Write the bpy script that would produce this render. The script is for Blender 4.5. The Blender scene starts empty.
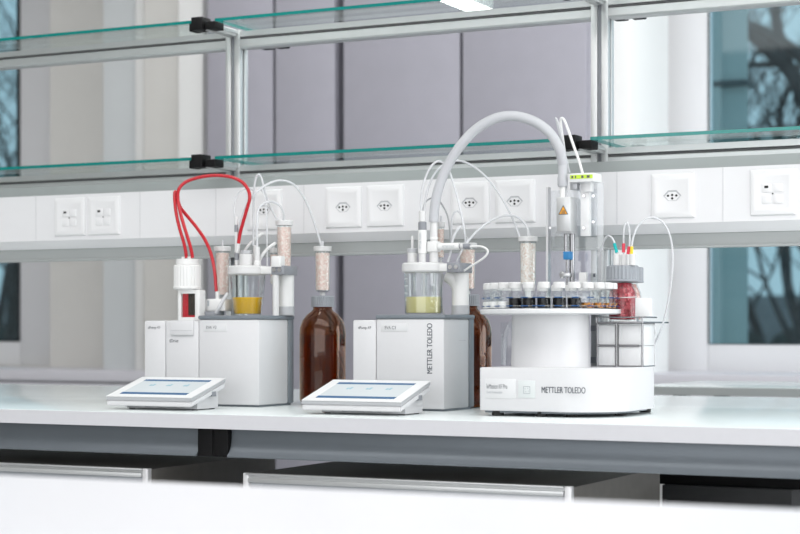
import bpy, bmesh, math, random
from mathutils import Vector, Matrix, noise

random.seed(11)
scene = bpy.context.scene
COL = scene.collection
R = math.radians
BZ = 0.9            # height of the bench tops above the floor

# ------------------------------------------------------------------ camera
cam_data = bpy.data.cameras.new('camera')
cam = bpy.data.objects.new('camera', cam_data)
COL.objects.link(cam)
cam.location = (0.0, -2.792, BZ + 0.158)
cam.rotation_euler = (R(90), 0, R(26.5))
cam_data.sensor_width = 36
cam_data.lens = 79.425
cam_data.shift_y = 0.0781
cam_data.clip_start = 0.05
cam_data.clip_end = 200
cam_data.dof.use_dof = True
cam_data.dof.focus_distance = 3.36
cam_data.dof.aperture_fstop = 5.0
scene.camera = cam

# ------------------------------------------------------------------ world, lights, exposure
world = bpy.data.worlds.new('sky')
scene.world = world
world.use_nodes = True
bg = world.node_tree.nodes['Background']
bg.inputs[0].default_value = (0.38, 0.51, 0.57, 1)
bg.inputs[1].default_value = 0.95

def area(name, loc, rot, sx, sy, power, col=(1, 1, 1)):
    l = bpy.data.lights.new(name, 'AREA')
    l.shape = 'RECTANGLE'; l.size = sx; l.size_y = sy; l.energy = power; l.color = col
    o = bpy.data.objects.new(name, l); COL.objects.link(o)
    o.location = loc; o.rotation_euler = rot
    return o

# luminous ceiling fields over the aisles, and two unseen fill lights added by the
# wall behind the camera and by the right wall, no windows there
area('ceiling_light_aisle', (-1.2, -1.2, 2.93), (0, 0, 0), 5.0, 1.6, 42, (1, .985, .97))
area('ceiling_light_back', (-2.2, 1.7, 2.93), (0, 0, 0), 6.0, 0.9, 22, (1, .99, .98))
area('fill_front', (-0.3, -4.8, 1.75), (R(90), 0, 0), 6.0, 2.2, 62, (.95, .97, 1))
area('fill_right', (2.3, 1.0, 1.7), (R(90), 0, R(90)), 4.2, 2.2, 85, (.96, .98, 1))

scene.view_settings.view_transform = 'Standard'
scene.view_settings.look = 'None'
scene.view_settings.gamma = 1
scene.view_settings.use_curve_mapping = False
scene.view_settings.exposure = 0.42
scene.cycles.max_bounces = 14
scene.cycles.transparent_max_bounces = 48
scene.cycles.transmission_bounces = 12

# ------------------------------------------------------------------ materials
MATS = {}
def new_mat(name):
    m = bpy.data.materials.new(name); m.use_nodes = True
    MATS[name] = m
    nt = m.node_tree
    return m, nt, nt.nodes['Principled BSDF'], nt.nodes['Material Output']

def pm(name, col, rough=.4, metal=0.0, grain=0.0, scale=40, coat=0.0, trans=0.0, ior=1.45, bump=0.0, spec=.5):
    m, nt, b, out = new_mat(name)
    b.inputs['Base Color'].default_value = (*col, 1)
    b.inputs['Roughness'].default_value = rough
    b.inputs['Metallic'].default_value = metal
    b.inputs['Coat Weight'].default_value = coat
    b.inputs['Transmission Weight'].default_value = trans
    b.inputs['IOR'].default_value = ior
    b.inputs['Specular IOR Level'].default_value = spec
    if grain or bump:
        tc = nt.nodes.new('ShaderNodeTexCoord')
        n = nt.nodes.new('ShaderNodeTexNoise'); n.inputs['Scale'].default_value = scale
        n.inputs['Detail'].default_value = 4
        nt.links.new(tc.outputs['Object'], n.inputs['Vector'])
        if grain:
            r = nt.nodes.new('ShaderNodeValToRGB')
            r.color_ramp.elements[0].position = .3; r.color_ramp.elements[1].position = .7
            r.color_ramp.elements[0].color = (*[c * (1 - grain) for c in col], 1)
            r.color_ramp.elements[1].color = (*[min(1, c * (1 + grain)) for c in col], 1)
            nt.links.new(n.outputs['Fac'], r.inputs[0])
            nt.links.new(r.outputs[0], b.inputs['Base Color'])
        if bump:
            bp = nt.nodes.new('ShaderNodeBump'); bp.inputs['Strength'].default_value = bump
            bp.inputs['Distance'].default_value = .001
            nt.links.new(n.outputs['Fac'], bp.inputs['Height'])
            nt.links.new(bp.outputs[0], b.inputs['Normal'])
    return m

def thin_glass(name, tint=(1, 1, 1), base=.04, edge=.55, rough=.03, power=3.0):
    """clear sheet or thin vessel wall: lets light straight through, mirrors more at grazing angles"""
    m, nt, b, out = new_mat(name)
    nt.nodes.remove(b)
    t = nt.nodes.new('ShaderNodeBsdfTransparent'); t.inputs[0].default_value = (*tint, 1)
    g = nt.nodes.new('ShaderNodeBsdfGlossy'); g.inputs['Roughness'].default_value = rough
    lw = nt.nodes.new('ShaderNodeLayerWeight'); lw.inputs[0].default_value = .5
    p = nt.nodes.new('ShaderNodeMath'); p.operation = 'POWER'; p.inputs[1].default_value = power
    mu = nt.nodes.new('ShaderNodeMath'); mu.operation = 'MULTIPLY_ADD'
    mu.inputs[1].default_value = edge; mu.inputs[2].default_value = base
    mx = nt.nodes.new('ShaderNodeMixShader')
    nt.links.new(lw.outputs['Facing'], p.inputs[0]); nt.links.new(p.outputs[0], mu.inputs[0])
    nt.links.new(mu.outputs[0], mx.inputs[0])
    nt.links.new(t.outputs[0], mx.inputs[1]); nt.links.new(g.outputs[0], mx.inputs[2])
    nt.links.new(mx.outputs[0], out.inputs[0])
    return m

def milky(name, col, opacity, rough=.35):
    """translucent plastic: part clear, part white"""
    m, nt, b, out = new_mat(name)
    b.inputs['Base Color'].default_value = (*col, 1); b.inputs['Roughness'].default_value = rough
    t = nt.nodes.new('ShaderNodeBsdfTransparent'); t.inputs[0].default_value = (*[min(1, c * 1.05) for c in col], 1)
    mx = nt.nodes.new('ShaderNodeMixShader'); mx.inputs[0].default_value = opacity
    nt.links.new(t.outputs[0], mx.inputs[1]); nt.links.new(b.outputs[0], mx.inputs[2])
    nt.links.new(mx.outputs[0], out.inputs[0])
    return m

def granules(name, c1, c2, c3, scale=420, rough=.6):
    m, nt, b, out = new_mat(name)
    tc = nt.nodes.new('ShaderNodeTexCoord')
    v = nt.nodes.new('ShaderNodeTexVoronoi'); v.inputs['Scale'].default_value = scale
    r = nt.nodes.new('ShaderNodeValToRGB')
    e = r.color_ramp.elements
    e[0].color = (*c1, 1); e[1].color = (*c3, 1); e[0].position = .1; e[1].position = .85
    k = e.new(.5); k.color = (*c2, 1)
    sp = nt.nodes.new('ShaderNodeSeparateColor')
    nt.links.new(tc.outputs['Object'], v.inputs['Vector'])
    nt.links.new(v.outputs['Color'], sp.inputs[0]); nt.links.new(sp.outputs[0], r.inputs[0])
    nt.links.new(r.outputs[0], b.inputs['Base Color'])
    bp = nt.nodes.new('ShaderNodeBump'); bp.inputs['Strength'].default_value = .5; bp.inputs['Distance'].default_value = .002
    nt.links.new(v.outputs['Distance'], bp.inputs['Height']); nt.links.new(bp.outputs[0], b.inputs['Normal'])
    b.inputs['Roughness'].default_value = rough
    return m

def emit(name, col, strength):
    m, nt, b, out = new_mat(name)
    b.inputs['Base Color'].default_value = (*col, 1)
    b.inputs['Emission Color'].default_value = (*col, 1)
    b.inputs['Emission Strength'].default_value = strength
    return m

pm('wall_white', (.90, .90, .89), .7, grain=.01, scale=6)
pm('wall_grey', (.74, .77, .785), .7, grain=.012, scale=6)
pm('wall_paint', (.78, .765, .735), .75, grain=.015, scale=6)
pm('ceiling_paint', (.86, .86, .85), .8, grain=.01, scale=3)
pm('floor_vinyl', (.55, .56, .57), .35, grain=.06, scale=25)
pm('window_frame', (.80, .80, .82), .35)
pm('gasket', (.02, .03, .035), .5)
thin_glass('pane', (.80, .90, .93), .03, .3)
pm('cupboard', (.40, .39, .445), .45, grain=.02, scale=14)
pm('cupboard_gap', (.045, .045, .05), .6)
pm('groove', (.10, .10, .105), .6)
pm('sill', (.70, .69, .74), .4, grain=.01, scale=9)
pm('bench_top', (.74, .79, .79), .16, grain=.012, scale=30)
pm('bench_edge', (.66, .66, .69), .4, grain=.01, scale=60)
pm('apron', (.15, .17, .19), .32, metal=.35, grain=.02, scale=20)
pm('black_plastic', (.006, .006, .0065), .55, spec=.2)
pm('black_rubber', (.02, .02, .02), .7)
pm('carcass', (.16, .152, .14), .5, grain=.05, scale=50)
pm('carcass_dark', (.045, .045, .047), .6, grain=.05, scale=40)
pm('drawer_front', (.42, .44, .47), .4, grain=.01)
pm('aluminium', (.60, .61, .615), .38, metal=.7, grain=.015, scale=70)
pm('aluminium_light', (.74, .74, .75), .4, metal=.35, grain=.01, scale=70)
pm('chrome', (.80, .80, .82), .16, metal=1.0)
pm('steel', (.55, .55, .56), .28, metal=1.0, grain=.03, scale=120)
pm('steel_dark', (.30, .30, .31), .25, metal=1.0)
pm('channel_white', (.76, .76, .775), .4, grain=.006, scale=30)
pm('channel_grey', (.37, .39, .39), .4, grain=.01, scale=30)
pm('socket_white', (.78, .78, .79), .3)
pm('hole', (.01, .01, .01), .6)
thin_glass('shelf_glass', (.93, .97, .96), .05, .42, .04)
pm('shelf_glass_edge', (.0, .20, .18), .2, coat=.5)
pm('white_plastic', (.70, .70, .715), .38, grain=.006, scale=80)
pm('white_ptfe', (.78, .78, .775), .45)
pm('warm_white', (.80, .79, .76), .45)
pm('name_white', (.715, .72, .73), .35)
pm('seam', (.55, .55, .57), .6)
pm('slate', (.19, .215, .24), .35, grain=.02, scale=60)
pm('mid_grey', (.26, .27, .295), .4, grain=.01, scale=60)
pm('light_grey', (.46, .47, .49), .4)
pm('cap_grey', (.30, .32, .35), .42, grain=.02, scale=80)
pm('ink', (.10, .11, .13), .6)
pm('ink_pale', (.42, .45, .48), .6)
pm('plate_pale', (.69, .725, .725), .4)
pm('plate_white', (.78, .785, .79), .35)
pm('red_tube', (.48, .006, .016), .28, coat=.15)
pm('red_liquid', (.62, .0, .018), .12, coat=.3)
pm('dark_brown', (.022, .009, .003), .2)
thin_glass('clear_glass', (.97, .985, .985), .05, .75, .03, 2.2)
thin_glass('vial_glass', (.985, .99, .99), .02, .40, .03, 3.6)
thin_glass('clear_plastic', (.94, .95, .96), .07, .5, .08)
milky('milk_tube', (.80, .81, .83), .68, .2)
milky('milk_plastic', (.80, .80, .80), .82)
milky('acrylic', (.93, .94, .95), .22, .15)
pm('hose', (.50, .51, .535), .5)
pm('cable_grey', (.36, .37, .38), .5)
milky('yellow_titrant', (.90, .54, .005), .86, .1)
milky('pale_titrant', (.88, .81, .40), .75, .15)
granules('pink_granules', (.80, .66, .60), (.74, .50, .44), (.86, .78, .72))
granules('beige_granules', (.84, .81, .76), (.70, .56, .48), (.90, .88, .85), 380)
granules('red_granules', (.36, .015, .035), (.18, .004, .012), (.55, .08, .10), 260, .4)
granules('rose_granules', (.70, .45, .40), (.55, .25, .22), (.80, .66, .62), 260, .4)
granules('amber_pieces', (.05, .012, .003), (.30, .10, .012), (.55, .22, .03), 200, .3)
pm('black_powder', (.005, .005, .006), .5, bump=.3, scale=200, spec=.2)
pm('white_powder', (.85, .85, .84), .7)
pm('amber_glass', (.44, .19, .04), .015, trans=1.0, ior=1.47)
pm('amber_fluid', (.50, .25, .07), .03, trans=1.0, ior=1.33)
pm('navy', (.0, .06, .20), .3)
pm('blue_clip', (.03, .20, .45), .4)
pm('teal', (.0, .42, .42), .4)
pm('coral_red', (.75, .06, .10), .4)
pm('collar_yellow', (.85, .60, .04), .4)
pm('block_grey', (.50, .50, .515), .35, metal=.3)
pm('sign_orange', (.90, .40, .02), .4)
pm('label_green', (.55, .75, .05), .4)
emit('screen', (.52, .56, .58), .10)
emit('screen_blue', (.008, .09, .22), .10)
emit('screen_cyan', (.25, .44, .52), .10)
emit('lamp_white', (1, .99, .97), 6.0)
pm('bark', (.055, .055, .058), .85, grain=.3, scale=12, bump=.6)
pm('facade', (.46, .55, .55), .7, grain=.05, scale=2)
pm('facade_band', (.06, .09, .10), .7)
pm('hedge', (.03, .045, .045), .9, grain=.5, scale=9)
pm('street', (.36, .37, .39), .85, grain=.2, scale=4)
pm('ground', (.08, .09, .085), .9, grain=.3, scale=3)
pm('bracket_grey', (.45, .46, .48), .35, metal=.5)

# ------------------------------------------------------------------ mesh tools (world coordinates)
class MB:
    def __init__(s):
        s.bm = bmesh.new(); s.mats = []; s.mi = 0
    def mat(s, name):
        if name not in s.mats: s.mats.append(name)
        s.mi = s.mats.index(name); return s
    def _set(s, faces):
        for f in faces: f.material_index = s.mi
    def box(s, x0, x1, y0, y1, z0, z1, bev=0.0, seg=2):
        vs = [s.bm.verts.new((x, y, z)) for z in (z0, z1) for y in (y0, y1) for x in (x0, x1)]
        idx = [(0, 2, 3, 1), (4, 5, 7, 6), (0, 1, 5, 4), (2, 6, 7, 3), (0, 4, 6, 2), (1, 3, 7, 5)]
        fs = [s.bm.faces.new([vs[i] for i in q]) for q in idx]
        s._set(fs)
        if bev > 0:
            es = list({e for f in fs for e in f.edges})
            r = bmesh.ops.bevel(s.bm, geom=es, offset=bev, segments=seg, affect='EDGES', profile=.5)
            s._set(r['faces'])
        return s
    def hexa(s, pts):
        """eight corners: bottom four then top four, same winding"""
        vs = [s.bm.verts.new(p) for p in pts]
        fs = [s.bm.faces.new([vs[i] for i in q]) for q in
              ((3, 2, 1, 0), (4, 5, 6, 7), (0, 1, 5, 4), (1, 2, 6, 5), (2, 3, 7, 6), (3, 0, 4, 7))]
        s._set(fs); return s
    def lathe(s, prof, c, n=32, axis='Z', a0=0.0):
        """profile [(r, h)] turned about an axis through c"""
        rings = []
        for r, h in prof:
            ring = []
            if r < 1e-6:
                p = {'Z': (0, 0, h), 'X': (h, 0, 0), 'Y': (0, h, 0)}[axis]
                ring = [s.bm.verts.new((c[0] + p[0], c[1] + p[1], c[2] + p[2]))]
            else:
                for i in range(n):
                    a = a0 + 2 * math.pi * i / n
                    u, v = r * math.cos(a), r * math.sin(a)
                    p = {'Z': (u, v, h), 'X': (h, u, v), 'Y': (v, h, u)}[axis]
                    ring.append(s.bm.verts.new((c[0] + p[0], c[1] + p[1], c[2] + p[2])))
            rings.append(ring)
        fs = []
        for a, b in zip(rings, rings[1:]):
            if len(a) == 1 and len(b) == 1: continue
            for i in range(n):
                j = (i + 1) % n
                if len(a) == 1: q = [a[0], b[j], b[i]]
                elif len(b) == 1: q = [a[i], a[j], b[0]]
                else: q = [a[i], a[j], b[j], b[i]]
                try: fs.append(s.bm.faces.new(q))
                except ValueError: pass
        s._set(fs); return s
    def cyl(s, c, r, z0, z1, n=32, bev=0.0, r1=None, axis='Z'):
        r1 = r if r1 is None else r1
        if bev:
            prof = [(0, z0), (r - bev, z0), (r, z0 + bev), (r1, z1 - bev), (r1 - bev, z1), (0, z1)]
        else:
            prof = [(0, z0), (r, z0), (r1, z1), (0, z1)]
        base = (c[0], c[1], 0) if axis == 'Z' else (0, c[1], c[2]) if axis == 'X' else (c[0], 0, c[2])
        return s.lathe(prof, base, n, axis)
    def ribbed(s, c, r, z0, z1, ribs=30, depth=.0012):
        """screw cap with grip ribs"""
        n = ribs * 2
        rings = []
        for h, k in ((z0, 1), (z1 - .002, 1), (z1, .93)):
            rings.append([s.bm.verts.new((c[0] + (r - (depth if i % 2 else 0)) * k * math.cos(2 * math.pi * i / n),
                                          c[1] + (r - (depth if i % 2 else 0)) * k * math.sin(2 * math.pi * i / n), h)) for i in range(n)])
        fs = []
        for a, b in zip(rings, rings[1:]):
            for i in range(n):
                fs.append(s.bm.faces.new([a[i], a[(i + 1) % n], b[(i + 1) % n], b[i]]))
        fs.append(s.bm.faces.new(rings[-1])); fs.append(s.bm.faces.new(rings[0][::-1]))
        s._set(fs); return s
    def prism(s, poly, z0, z1, bev=0.0):
        b = [s.bm.verts.new((x, y, z0)) for x, y in poly]
        t = [s.bm.verts.new((x, y, z1)) for x, y in poly]
        n = len(poly)
        fs = [s.bm.faces.new(b[::-1]), s.bm.faces.new(t)]
        for i in range(n):
            fs.append(s.bm.faces.new([b[i], b[(i + 1) % n], t[(i + 1) % n], t[i]]))
        s._set(fs)
        if bev:
            es = list(set(fs[0].edges) | set(fs[1].edges))
            r = bmesh.ops.bevel(s.bm, geom=es, offset=bev, segments=2, affect='EDGES', profile=.5)
            s._set(r['faces'])
        return s
    def extr(s, prof, x0, x1):
        """(y, z) outline extruded along X"""
        a = [s.bm.verts.new((x0, y, z)) for y, z in prof]
        b = [s.bm.verts.new((x1, y, z)) for y, z in prof]
        n = len(prof)
        fs = [s.bm.faces.new(a[::-1]), s.bm.faces.new(b)]
        for i in range(n):
            fs.append(s.bm.faces.new([a[i], a[(i + 1) % n], b[(i + 1) % n], b[i]]))
        s._set(fs); return s
    def tube(s, pts, r, n=10, smooth=4, r1=None, cap=True):
        pts = [Vector(p) for p in pts]
        if smooth > 1 and len(pts) > 2:
            q = []
            for i in range(len(pts) - 1):
                p0 = pts[max(i - 1, 0)]; p1 = pts[i]; p2 = pts[i + 1]; p3 = pts[min(i + 2, len(pts) - 1)]
                for k in range(smooth):
                    t = k / smooth
                    q.append(.5 * ((2 * p1) + (p2 - p0) * t + (2 * p0 - 5 * p1 + 4 * p2 - p3) * t * t + (3 * p1 - p0 - 3 * p2 + p3) * t ** 3))
            q.append(pts[-1]); pts = q
        N = len(pts)
        tang = [(pts[min(i + 1, N - 1)] - pts[max(i - 1, 0)]).normalized() for i in range(N)]
        up = Vector((0, 0, 1)) if abs(tang[0].z) < .9 else Vector((0, 1, 0))
        u = tang[0].cross(up).normalized()
        rings = []
        for i in range(N):
            u = (u - tang[i] * u.dot(tang[i])).normalized()
            v = tang[i].cross(u)
            rr = r if r1 is None else r + (r1 - r) * i / (N - 1)
            rings.append([s.bm.verts.new(pts[i] + rr * (math.cos(2 * math.pi * k / n) * u + math.sin(2 * math.pi * k / n) * v)) for k in range(n)])
        fs = []
        for a, b in zip(rings, rings[1:]):
            for k in range(n):
                fs.append(s.bm.faces.new([a[k], a[(k + 1) % n], b[(k + 1) % n], b[k]]))
        if cap:
            fs.append(s.bm.faces.new(rings[0][::-1])); fs.append(s.bm.faces.new(rings[-1]))
        s._set(fs); return s
    def build(s, name, mat=None, parent=None, sharp=32):
        if mat: s.mats = [mat] if not s.mats else s.mats
        bmesh.ops.recalc_face_normals(s.bm, faces=s.bm.faces[:])
        me = bpy.data.meshes.new(name)
        s.bm.to_mesh(me); s.bm.free()
        o = bpy.data.objects.new(name, me); COL.objects.link(o)
        if parent is not None:
            off = root_loc(parent)
            me.transform(Matrix.Translation(-off)); o.parent = parent
        else:
            cs = [v.co for v in me.vertices]
            off = Vector((sum(c.x for c in cs) / len(cs), sum(c.y for c in cs) / len(cs), min(c.z for c in cs)))
            me.transform(Matrix.Translation(-off)); o.location = off
        for k in s.mats: me.materials.append(MATS[k])
        for p in me.polygons: p.use_smooth = True
        me.set_sharp_from_angle(angle=R(sharp))
        return o

def root_loc(o):
    v = Vector(o.location)
    while o.parent is not None:
        o = o.parent; v += o.location
    return v

def M(name): return MB().mat(name)

def tag(o, label, cat, group=None, kind=None):
    if label: o['label'] = label
    if cat: o['category'] = cat
    if group: o['group'] = group
    if kind: o['kind'] = kind
    return o

def thing(name, label, cat, loc, group=None):
    o = bpy.data.objects.new(name, None); COL.objects.link(o)
    o.location = loc; o.empty_display_size = .05
    return tag(o, label, cat, group)

def struct(name, mb):
    o = mb.build(name); o['kind'] = 'structure'; return o

def dup(root, loc, label=None, group=None):
    r = root.copy(); COL.objects.link(r); r.location = loc
    if label: r['label'] = label
    if group: r['group'] = group
    for ch in list(root.children):
        c = ch.copy(); COL.objects.link(c); c.parent = r
        for g in list(ch.children):
            d = g.copy(); COL.objects.link(d); d.parent = c
    return r

def lettering(text, mat, parent, x0, x1, y, z0, z1, vertical=False, name='lettering', label=None, weight=.0):
    """raised print on a face that looks towards -Y; fills the rectangle x0..x1, z0..z1"""
    cu = bpy.data.curves.new('print', 'FONT'); cu.body = text; cu.extrude = .0
    t = bpy.data.objects.new('print', cu); COL.objects.link(t)
    bpy.context.view_layer.update()
    me = bpy.data.meshes.new_from_object(t.evaluated_get(bpy.context.evaluated_depsgraph_get()))
    bpy.data.objects.remove(t); bpy.data.curves.remove(cu)
    xs = [v.co.x for v in me.vertices]; ys = [v.co.y for v in me.vertices]
    ax, bx, ay, by = min(xs), max(xs), min(ys), max(ys)
    for v in me.vertices:
        u = (v.co.x - ax) / (bx - ax); w = (v.co.y - ay) / (by - ay)
        if vertical: v.co = Vector((x1 - w * (x1 - x0), y, z0 + u * (z1 - z0)))
        else: v.co = Vector((x0 + u * (x1 - x0), y, z0 + w * (z1 - z0)))
    if weight:
        bm = bmesh.new()
        for k in (-1, 0, 1):
            n0 = len(bm.verts); bm.from_mesh(me); bm.verts.ensure_lookup_table()
            for v in bm.verts[n0:]: v.co += Vector((0, 0, k * weight)) if vertical else Vector((k * weight, 0, 0)); v.co.y -= k * .00004
        bm.to_mesh(me); bm.free()
    me.transform(Matrix.Translation(-root_loc(parent)))
    me.materials.clear(); me.materials.append(MATS[mat])
    o = bpy.data.objects.new(name, me); COL.objects.link(o); o.parent = parent
    if label: o['label'] = label
    return o

# ================================================================== ROOM
XL, XR, YF, YB, ZC = -7.5, 2.6, -5.0, 3.30, 3.0
struct('floor', M('floor_vinyl').box(XL, XR, YF, YB + .3, -.1, 0))
struct('ceiling', M('ceiling_paint').box(XL, XR, YF, YB + .3, ZC, ZC + .1))
struct('wall_left', M('wall_paint').box(XL - .12, XL, YF, YB + .3, 0, ZC))
struct('wall_right', M('wall_paint').box(XR, XR + .12, YF, YB + .3, 0, ZC))
struct('wall_front', M('wall_paint').box(XL, XR, YF - .12, YF, 0, ZC))
# back wall with two window openings
lx0, lx1 = -7.0, -4.7112
rx0, rx1 = -2.0123, 2.2
zs, zh = BZ + .0, 2.75
wb = M('wall_paint')
wb.box(XL, XR, YB, YB + .3, 0, zs)
wb.box(XL, XR, YB, YB + .3, zh, ZC)
wb.box(XL, lx0, YB, YB + .3, zs, zh)
wb.box(lx1, rx0, YB, YB + .3, zs, zh)
wb.box(rx1, XR, YB, YB + .3, zs, zh)
struct('wall_back', wb)

def window(n, x0, x1, z0, z1, ylo, bars, fl, fr):
    w = M('window_frame')
    y1 = ylo + .07
    w.box(x0, x0 + fl, ylo, y1, z0, z1, .004); w.box(x1 - fr, x1, ylo, y1, z0, z1, .004)
    w.box(x0 + fl, x1 - fr, ylo, y1, z0, z0 + .105, .004); w.box(x0 + fl, x1 - fr, ylo, y1, z1 - .1, z1, .004)
    for b in bars: w.box(b - .06, b + .06, ylo, y1, z0 + .1, z1 - .1, .004)
    o = w.build('window_%d' % n); o['kind'] = 'structure'
    g = M('gasket')
    gi, gd = (.018, .05) if n == 1 else (.005, .003)
    for a, b in zip([x0 + fl] + [k + .06 for k in bars], [k - .06 for k in bars] + [x1 - fr]):
        g.box(a, a + gi, ylo - .002, ylo + gd, z0 + .105, z1 - .1); g.box(b - gi, b, ylo - .002, ylo + gd, z0 + .105, z1 - .1)
        g.box(a, b, ylo - .002, ylo + gd, z0 + .105, z0 + .105 + gi * .5); g.box(a, b, ylo - .002, ylo + gd, z1 - .1 - gi, z1 - .1)
    g.build('gasket', parent=o)
    p = M('pane').box(x0 + fl, x1 - fr, ylo + .028, ylo + .034, z0 + .105, z1 - .1)
    p.build('pane', parent=o)
    return o
window(1, lx0, lx1, zs, zh, 3.40, [-6.1], .14, lx1 - -4.9519)
window(2, rx0, rx1, zs, zh, 3.40, [.3], -1.8461 - rx0, .14)

# piers and narrow wall strips between the windows, each in its own flat tone
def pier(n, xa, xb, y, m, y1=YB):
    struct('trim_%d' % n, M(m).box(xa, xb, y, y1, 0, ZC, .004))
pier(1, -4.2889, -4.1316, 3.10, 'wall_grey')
pier(2, -4.0755, -4.0347, 3.02, 'wall_white')
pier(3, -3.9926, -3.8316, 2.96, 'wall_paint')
pier(4, -3.7517, -3.6414, 2.84, 'wall_white')
pier(5, -2.1080, -1.9614, 2.88, 'wall_white')

# window ledges
for n, (a, b, zt) in enumerate(((-7.2, -3.6689, BZ - .004), (-2.1121, 2.4, BZ + .008))):
    s = M('sill')
    s.box(a, b, 2.92, 3.42, zt - .045, zt, .003)
    s.box(a, b, 2.925, 3.28, zt - .30, zt - .052, .003)
    struct('trim_%d' % (6 + n), s)

# lavender-grey tall cupboards in front of the wall
def cupboard(xs, y, label):
    x0, x1 = xs[0], xs[-1]
    t = thing('tall_cupboard', label, 'cupboard', ((x0 + x1) / 2, y, 0), 'tall cupboards against the window wall')
    M('cupboard_gap').box(x0 + .02, x1 - .02, y + .02, YB - .005, .02, 2.84).build('carcass', parent=t)
    for a, b in ((x0 + .004, x0 + .02), (x1 - .02, x1 - .004)):
        M('cupboard').box(a, b, y + .022, YB - .005, .02, 2.86).build('side_panel', parent=t)
    for a, b in zip(xs, xs[1:]):
        d = M('cupboard').box(a + .006, b - .006, y, y + .02, .06, 2.84, .002).build('door', parent=t)
    return t
cy = 2.78
cupboard([-3.5871, -3.2931, -3.0350], cy, 'narrow lavender-grey tall cupboard with two doors, behind the amber bottle')
cupboard([-3.0105, -2.5417, -2.0762], cy, 'wide lavender-grey tall cupboard with two doors, behind the right titrator')

# slim pendant lamp above the shelf
pa, pb = -2.0215, -1.9502
pz = 1.9424
t = thing('pendant_lamp', 'slim white linear pendant lamp glowing above the top glass shelf', 'lamp', ((pa + pb) / 2, 1.0, pz))
M('aluminium_light').box(pa, pb, .35, 1.70, pz + .002, pz + .055, .003).build('housing', parent=t)
M('lamp_white').box(pa + .003, pb - .003, .353, 1.697, pz - .002, pz + .004).build('diffuser', parent=t)
for yy in (.5, 1.5):
    M('steel').cyl(((pa + pb) / 2, yy), .0015, pz + .05, ZC, 8).build('cable', parent=t)

# ================================================================== OUTSIDE
struct('ground', M('ground').box(-45, 30, YB + .4, 60, -1.3, -1.2))

def tree(base, h, lean, seed, label, depth=5, r0=.16):
    rnd = random.Random(seed)
    mb = M('bark')
    def grow(p, d, r, L, lev):
        pts = [p]; q = p.copy(); dd = d.copy()
        n = 4
        for i in range(n):
            dd = (dd + Vector((rnd.uniform(-.22, .22), rnd.uniform(-.22, .22), rnd.uniform(-.05, .16)))).normalized()
            q = q + dd * L / n; pts.append(q.copy())
        mb.tube(pts, max(r, .0055), 7 if lev < 2 else 3, 2 if lev < 2 else 1, r1=max(r * .62, .005), cap=False)
        if lev >= depth: return
        for k in range(4 if lev < 1 else rnd.choice((2, 2, 3))):
            i = rnd.choice((1, 2, 3, 4))
            ax = Vector((rnd.uniform(-1, 1), rnd.uniform(-1, 1), rnd.uniform(-.2, .75))).normalized()
            nd = (dd * .75 + ax * .85).normalized()
            grow(pts[i], nd, r * .60, L * rnd.uniform(.62, .85), lev + 1)
    grow(Vector(base), Vector(lean).normalized(), r0, h * .34, 0)
    return tag(mb.build('tree'), label, 'tree', 'bare trees outside the windows')
LM = 'bare trees outside the windows'
for k, (x, y, h, sd, lb) in enumerate(((-4.15, 13.0, 9, 5, 'bare winter tree with dense twigs, nearest behind the forked limb of the right window'),
        (-4.35, 16.5, 10, 23, 'bare winter tree standing furthest right beyond the right window'),
        (-6.0, 20.5, 11, 47, 'bare winter tree furthest back beyond the right window'),
        (-12.9, 13.0, 9, 8, 'bare winter tree outside the left window, nearest the glass'),
        (-16.3, 17.0, 10, 14, 'bare winter tree standing further back outside the left window'))):
    tree((x, y, -1.2), h, (.02, 0, 1), sd, lb, 6, .085)
lm = M('bark')
lm.tube([(-2.7599, 9.5000, -0.5394), (-2.7393, 9.5000, 1.0545), (-2.7531, 9.5000, 1.9553), (-2.8499, 9.5000, 2.4590), (-2.9824, 9.5000, 2.7173)], .12, 10, 4, r1=.085, cap=False)
lm.tube([(-2.9824, 9.5000, 2.7173), (-3.1021, 9.5000, 2.9069), (-3.2299, 9.5000, 3.0282), (-3.3734, 9.5000, 3.1942), (-3.4167, 9.5000, 3.3395), (-3.4674, 9.5000, 3.6848)], .06, 9, 4, r1=.035, cap=False)
lm.tube([(-3.0738, 9.5000, 2.8630), (-3.1375, 9.5000, 3.0568), (-3.1730, 9.5000, 3.2704), (-3.1872, 9.5000, 3.5883)], .05, 8, 4, r1=.03, cap=False)
lm.tube([(-3.4674, 9.5000, 3.2299), (-3.3086, 9.5000, 3.1752), (-3.1446, 9.5000, 3.0784), (-2.9894, 9.5000, 2.9693), (-2.7945, 9.5000, 2.8587)], .045, 8, 4, r1=.05, cap=False)
lm.tube([(-3.0880, 9.5000, 2.9060), (-3.2157, 9.5000, 2.9251), (-3.3950, 9.5000, 2.9335), (-3.6133, 9.5000, 2.9624)], .022, 7, 3, r1=.018, cap=False)
tag(lm.build('tree'), 'dark forked tree limb crossing close outside the right window', 'tree', LM)

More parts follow.
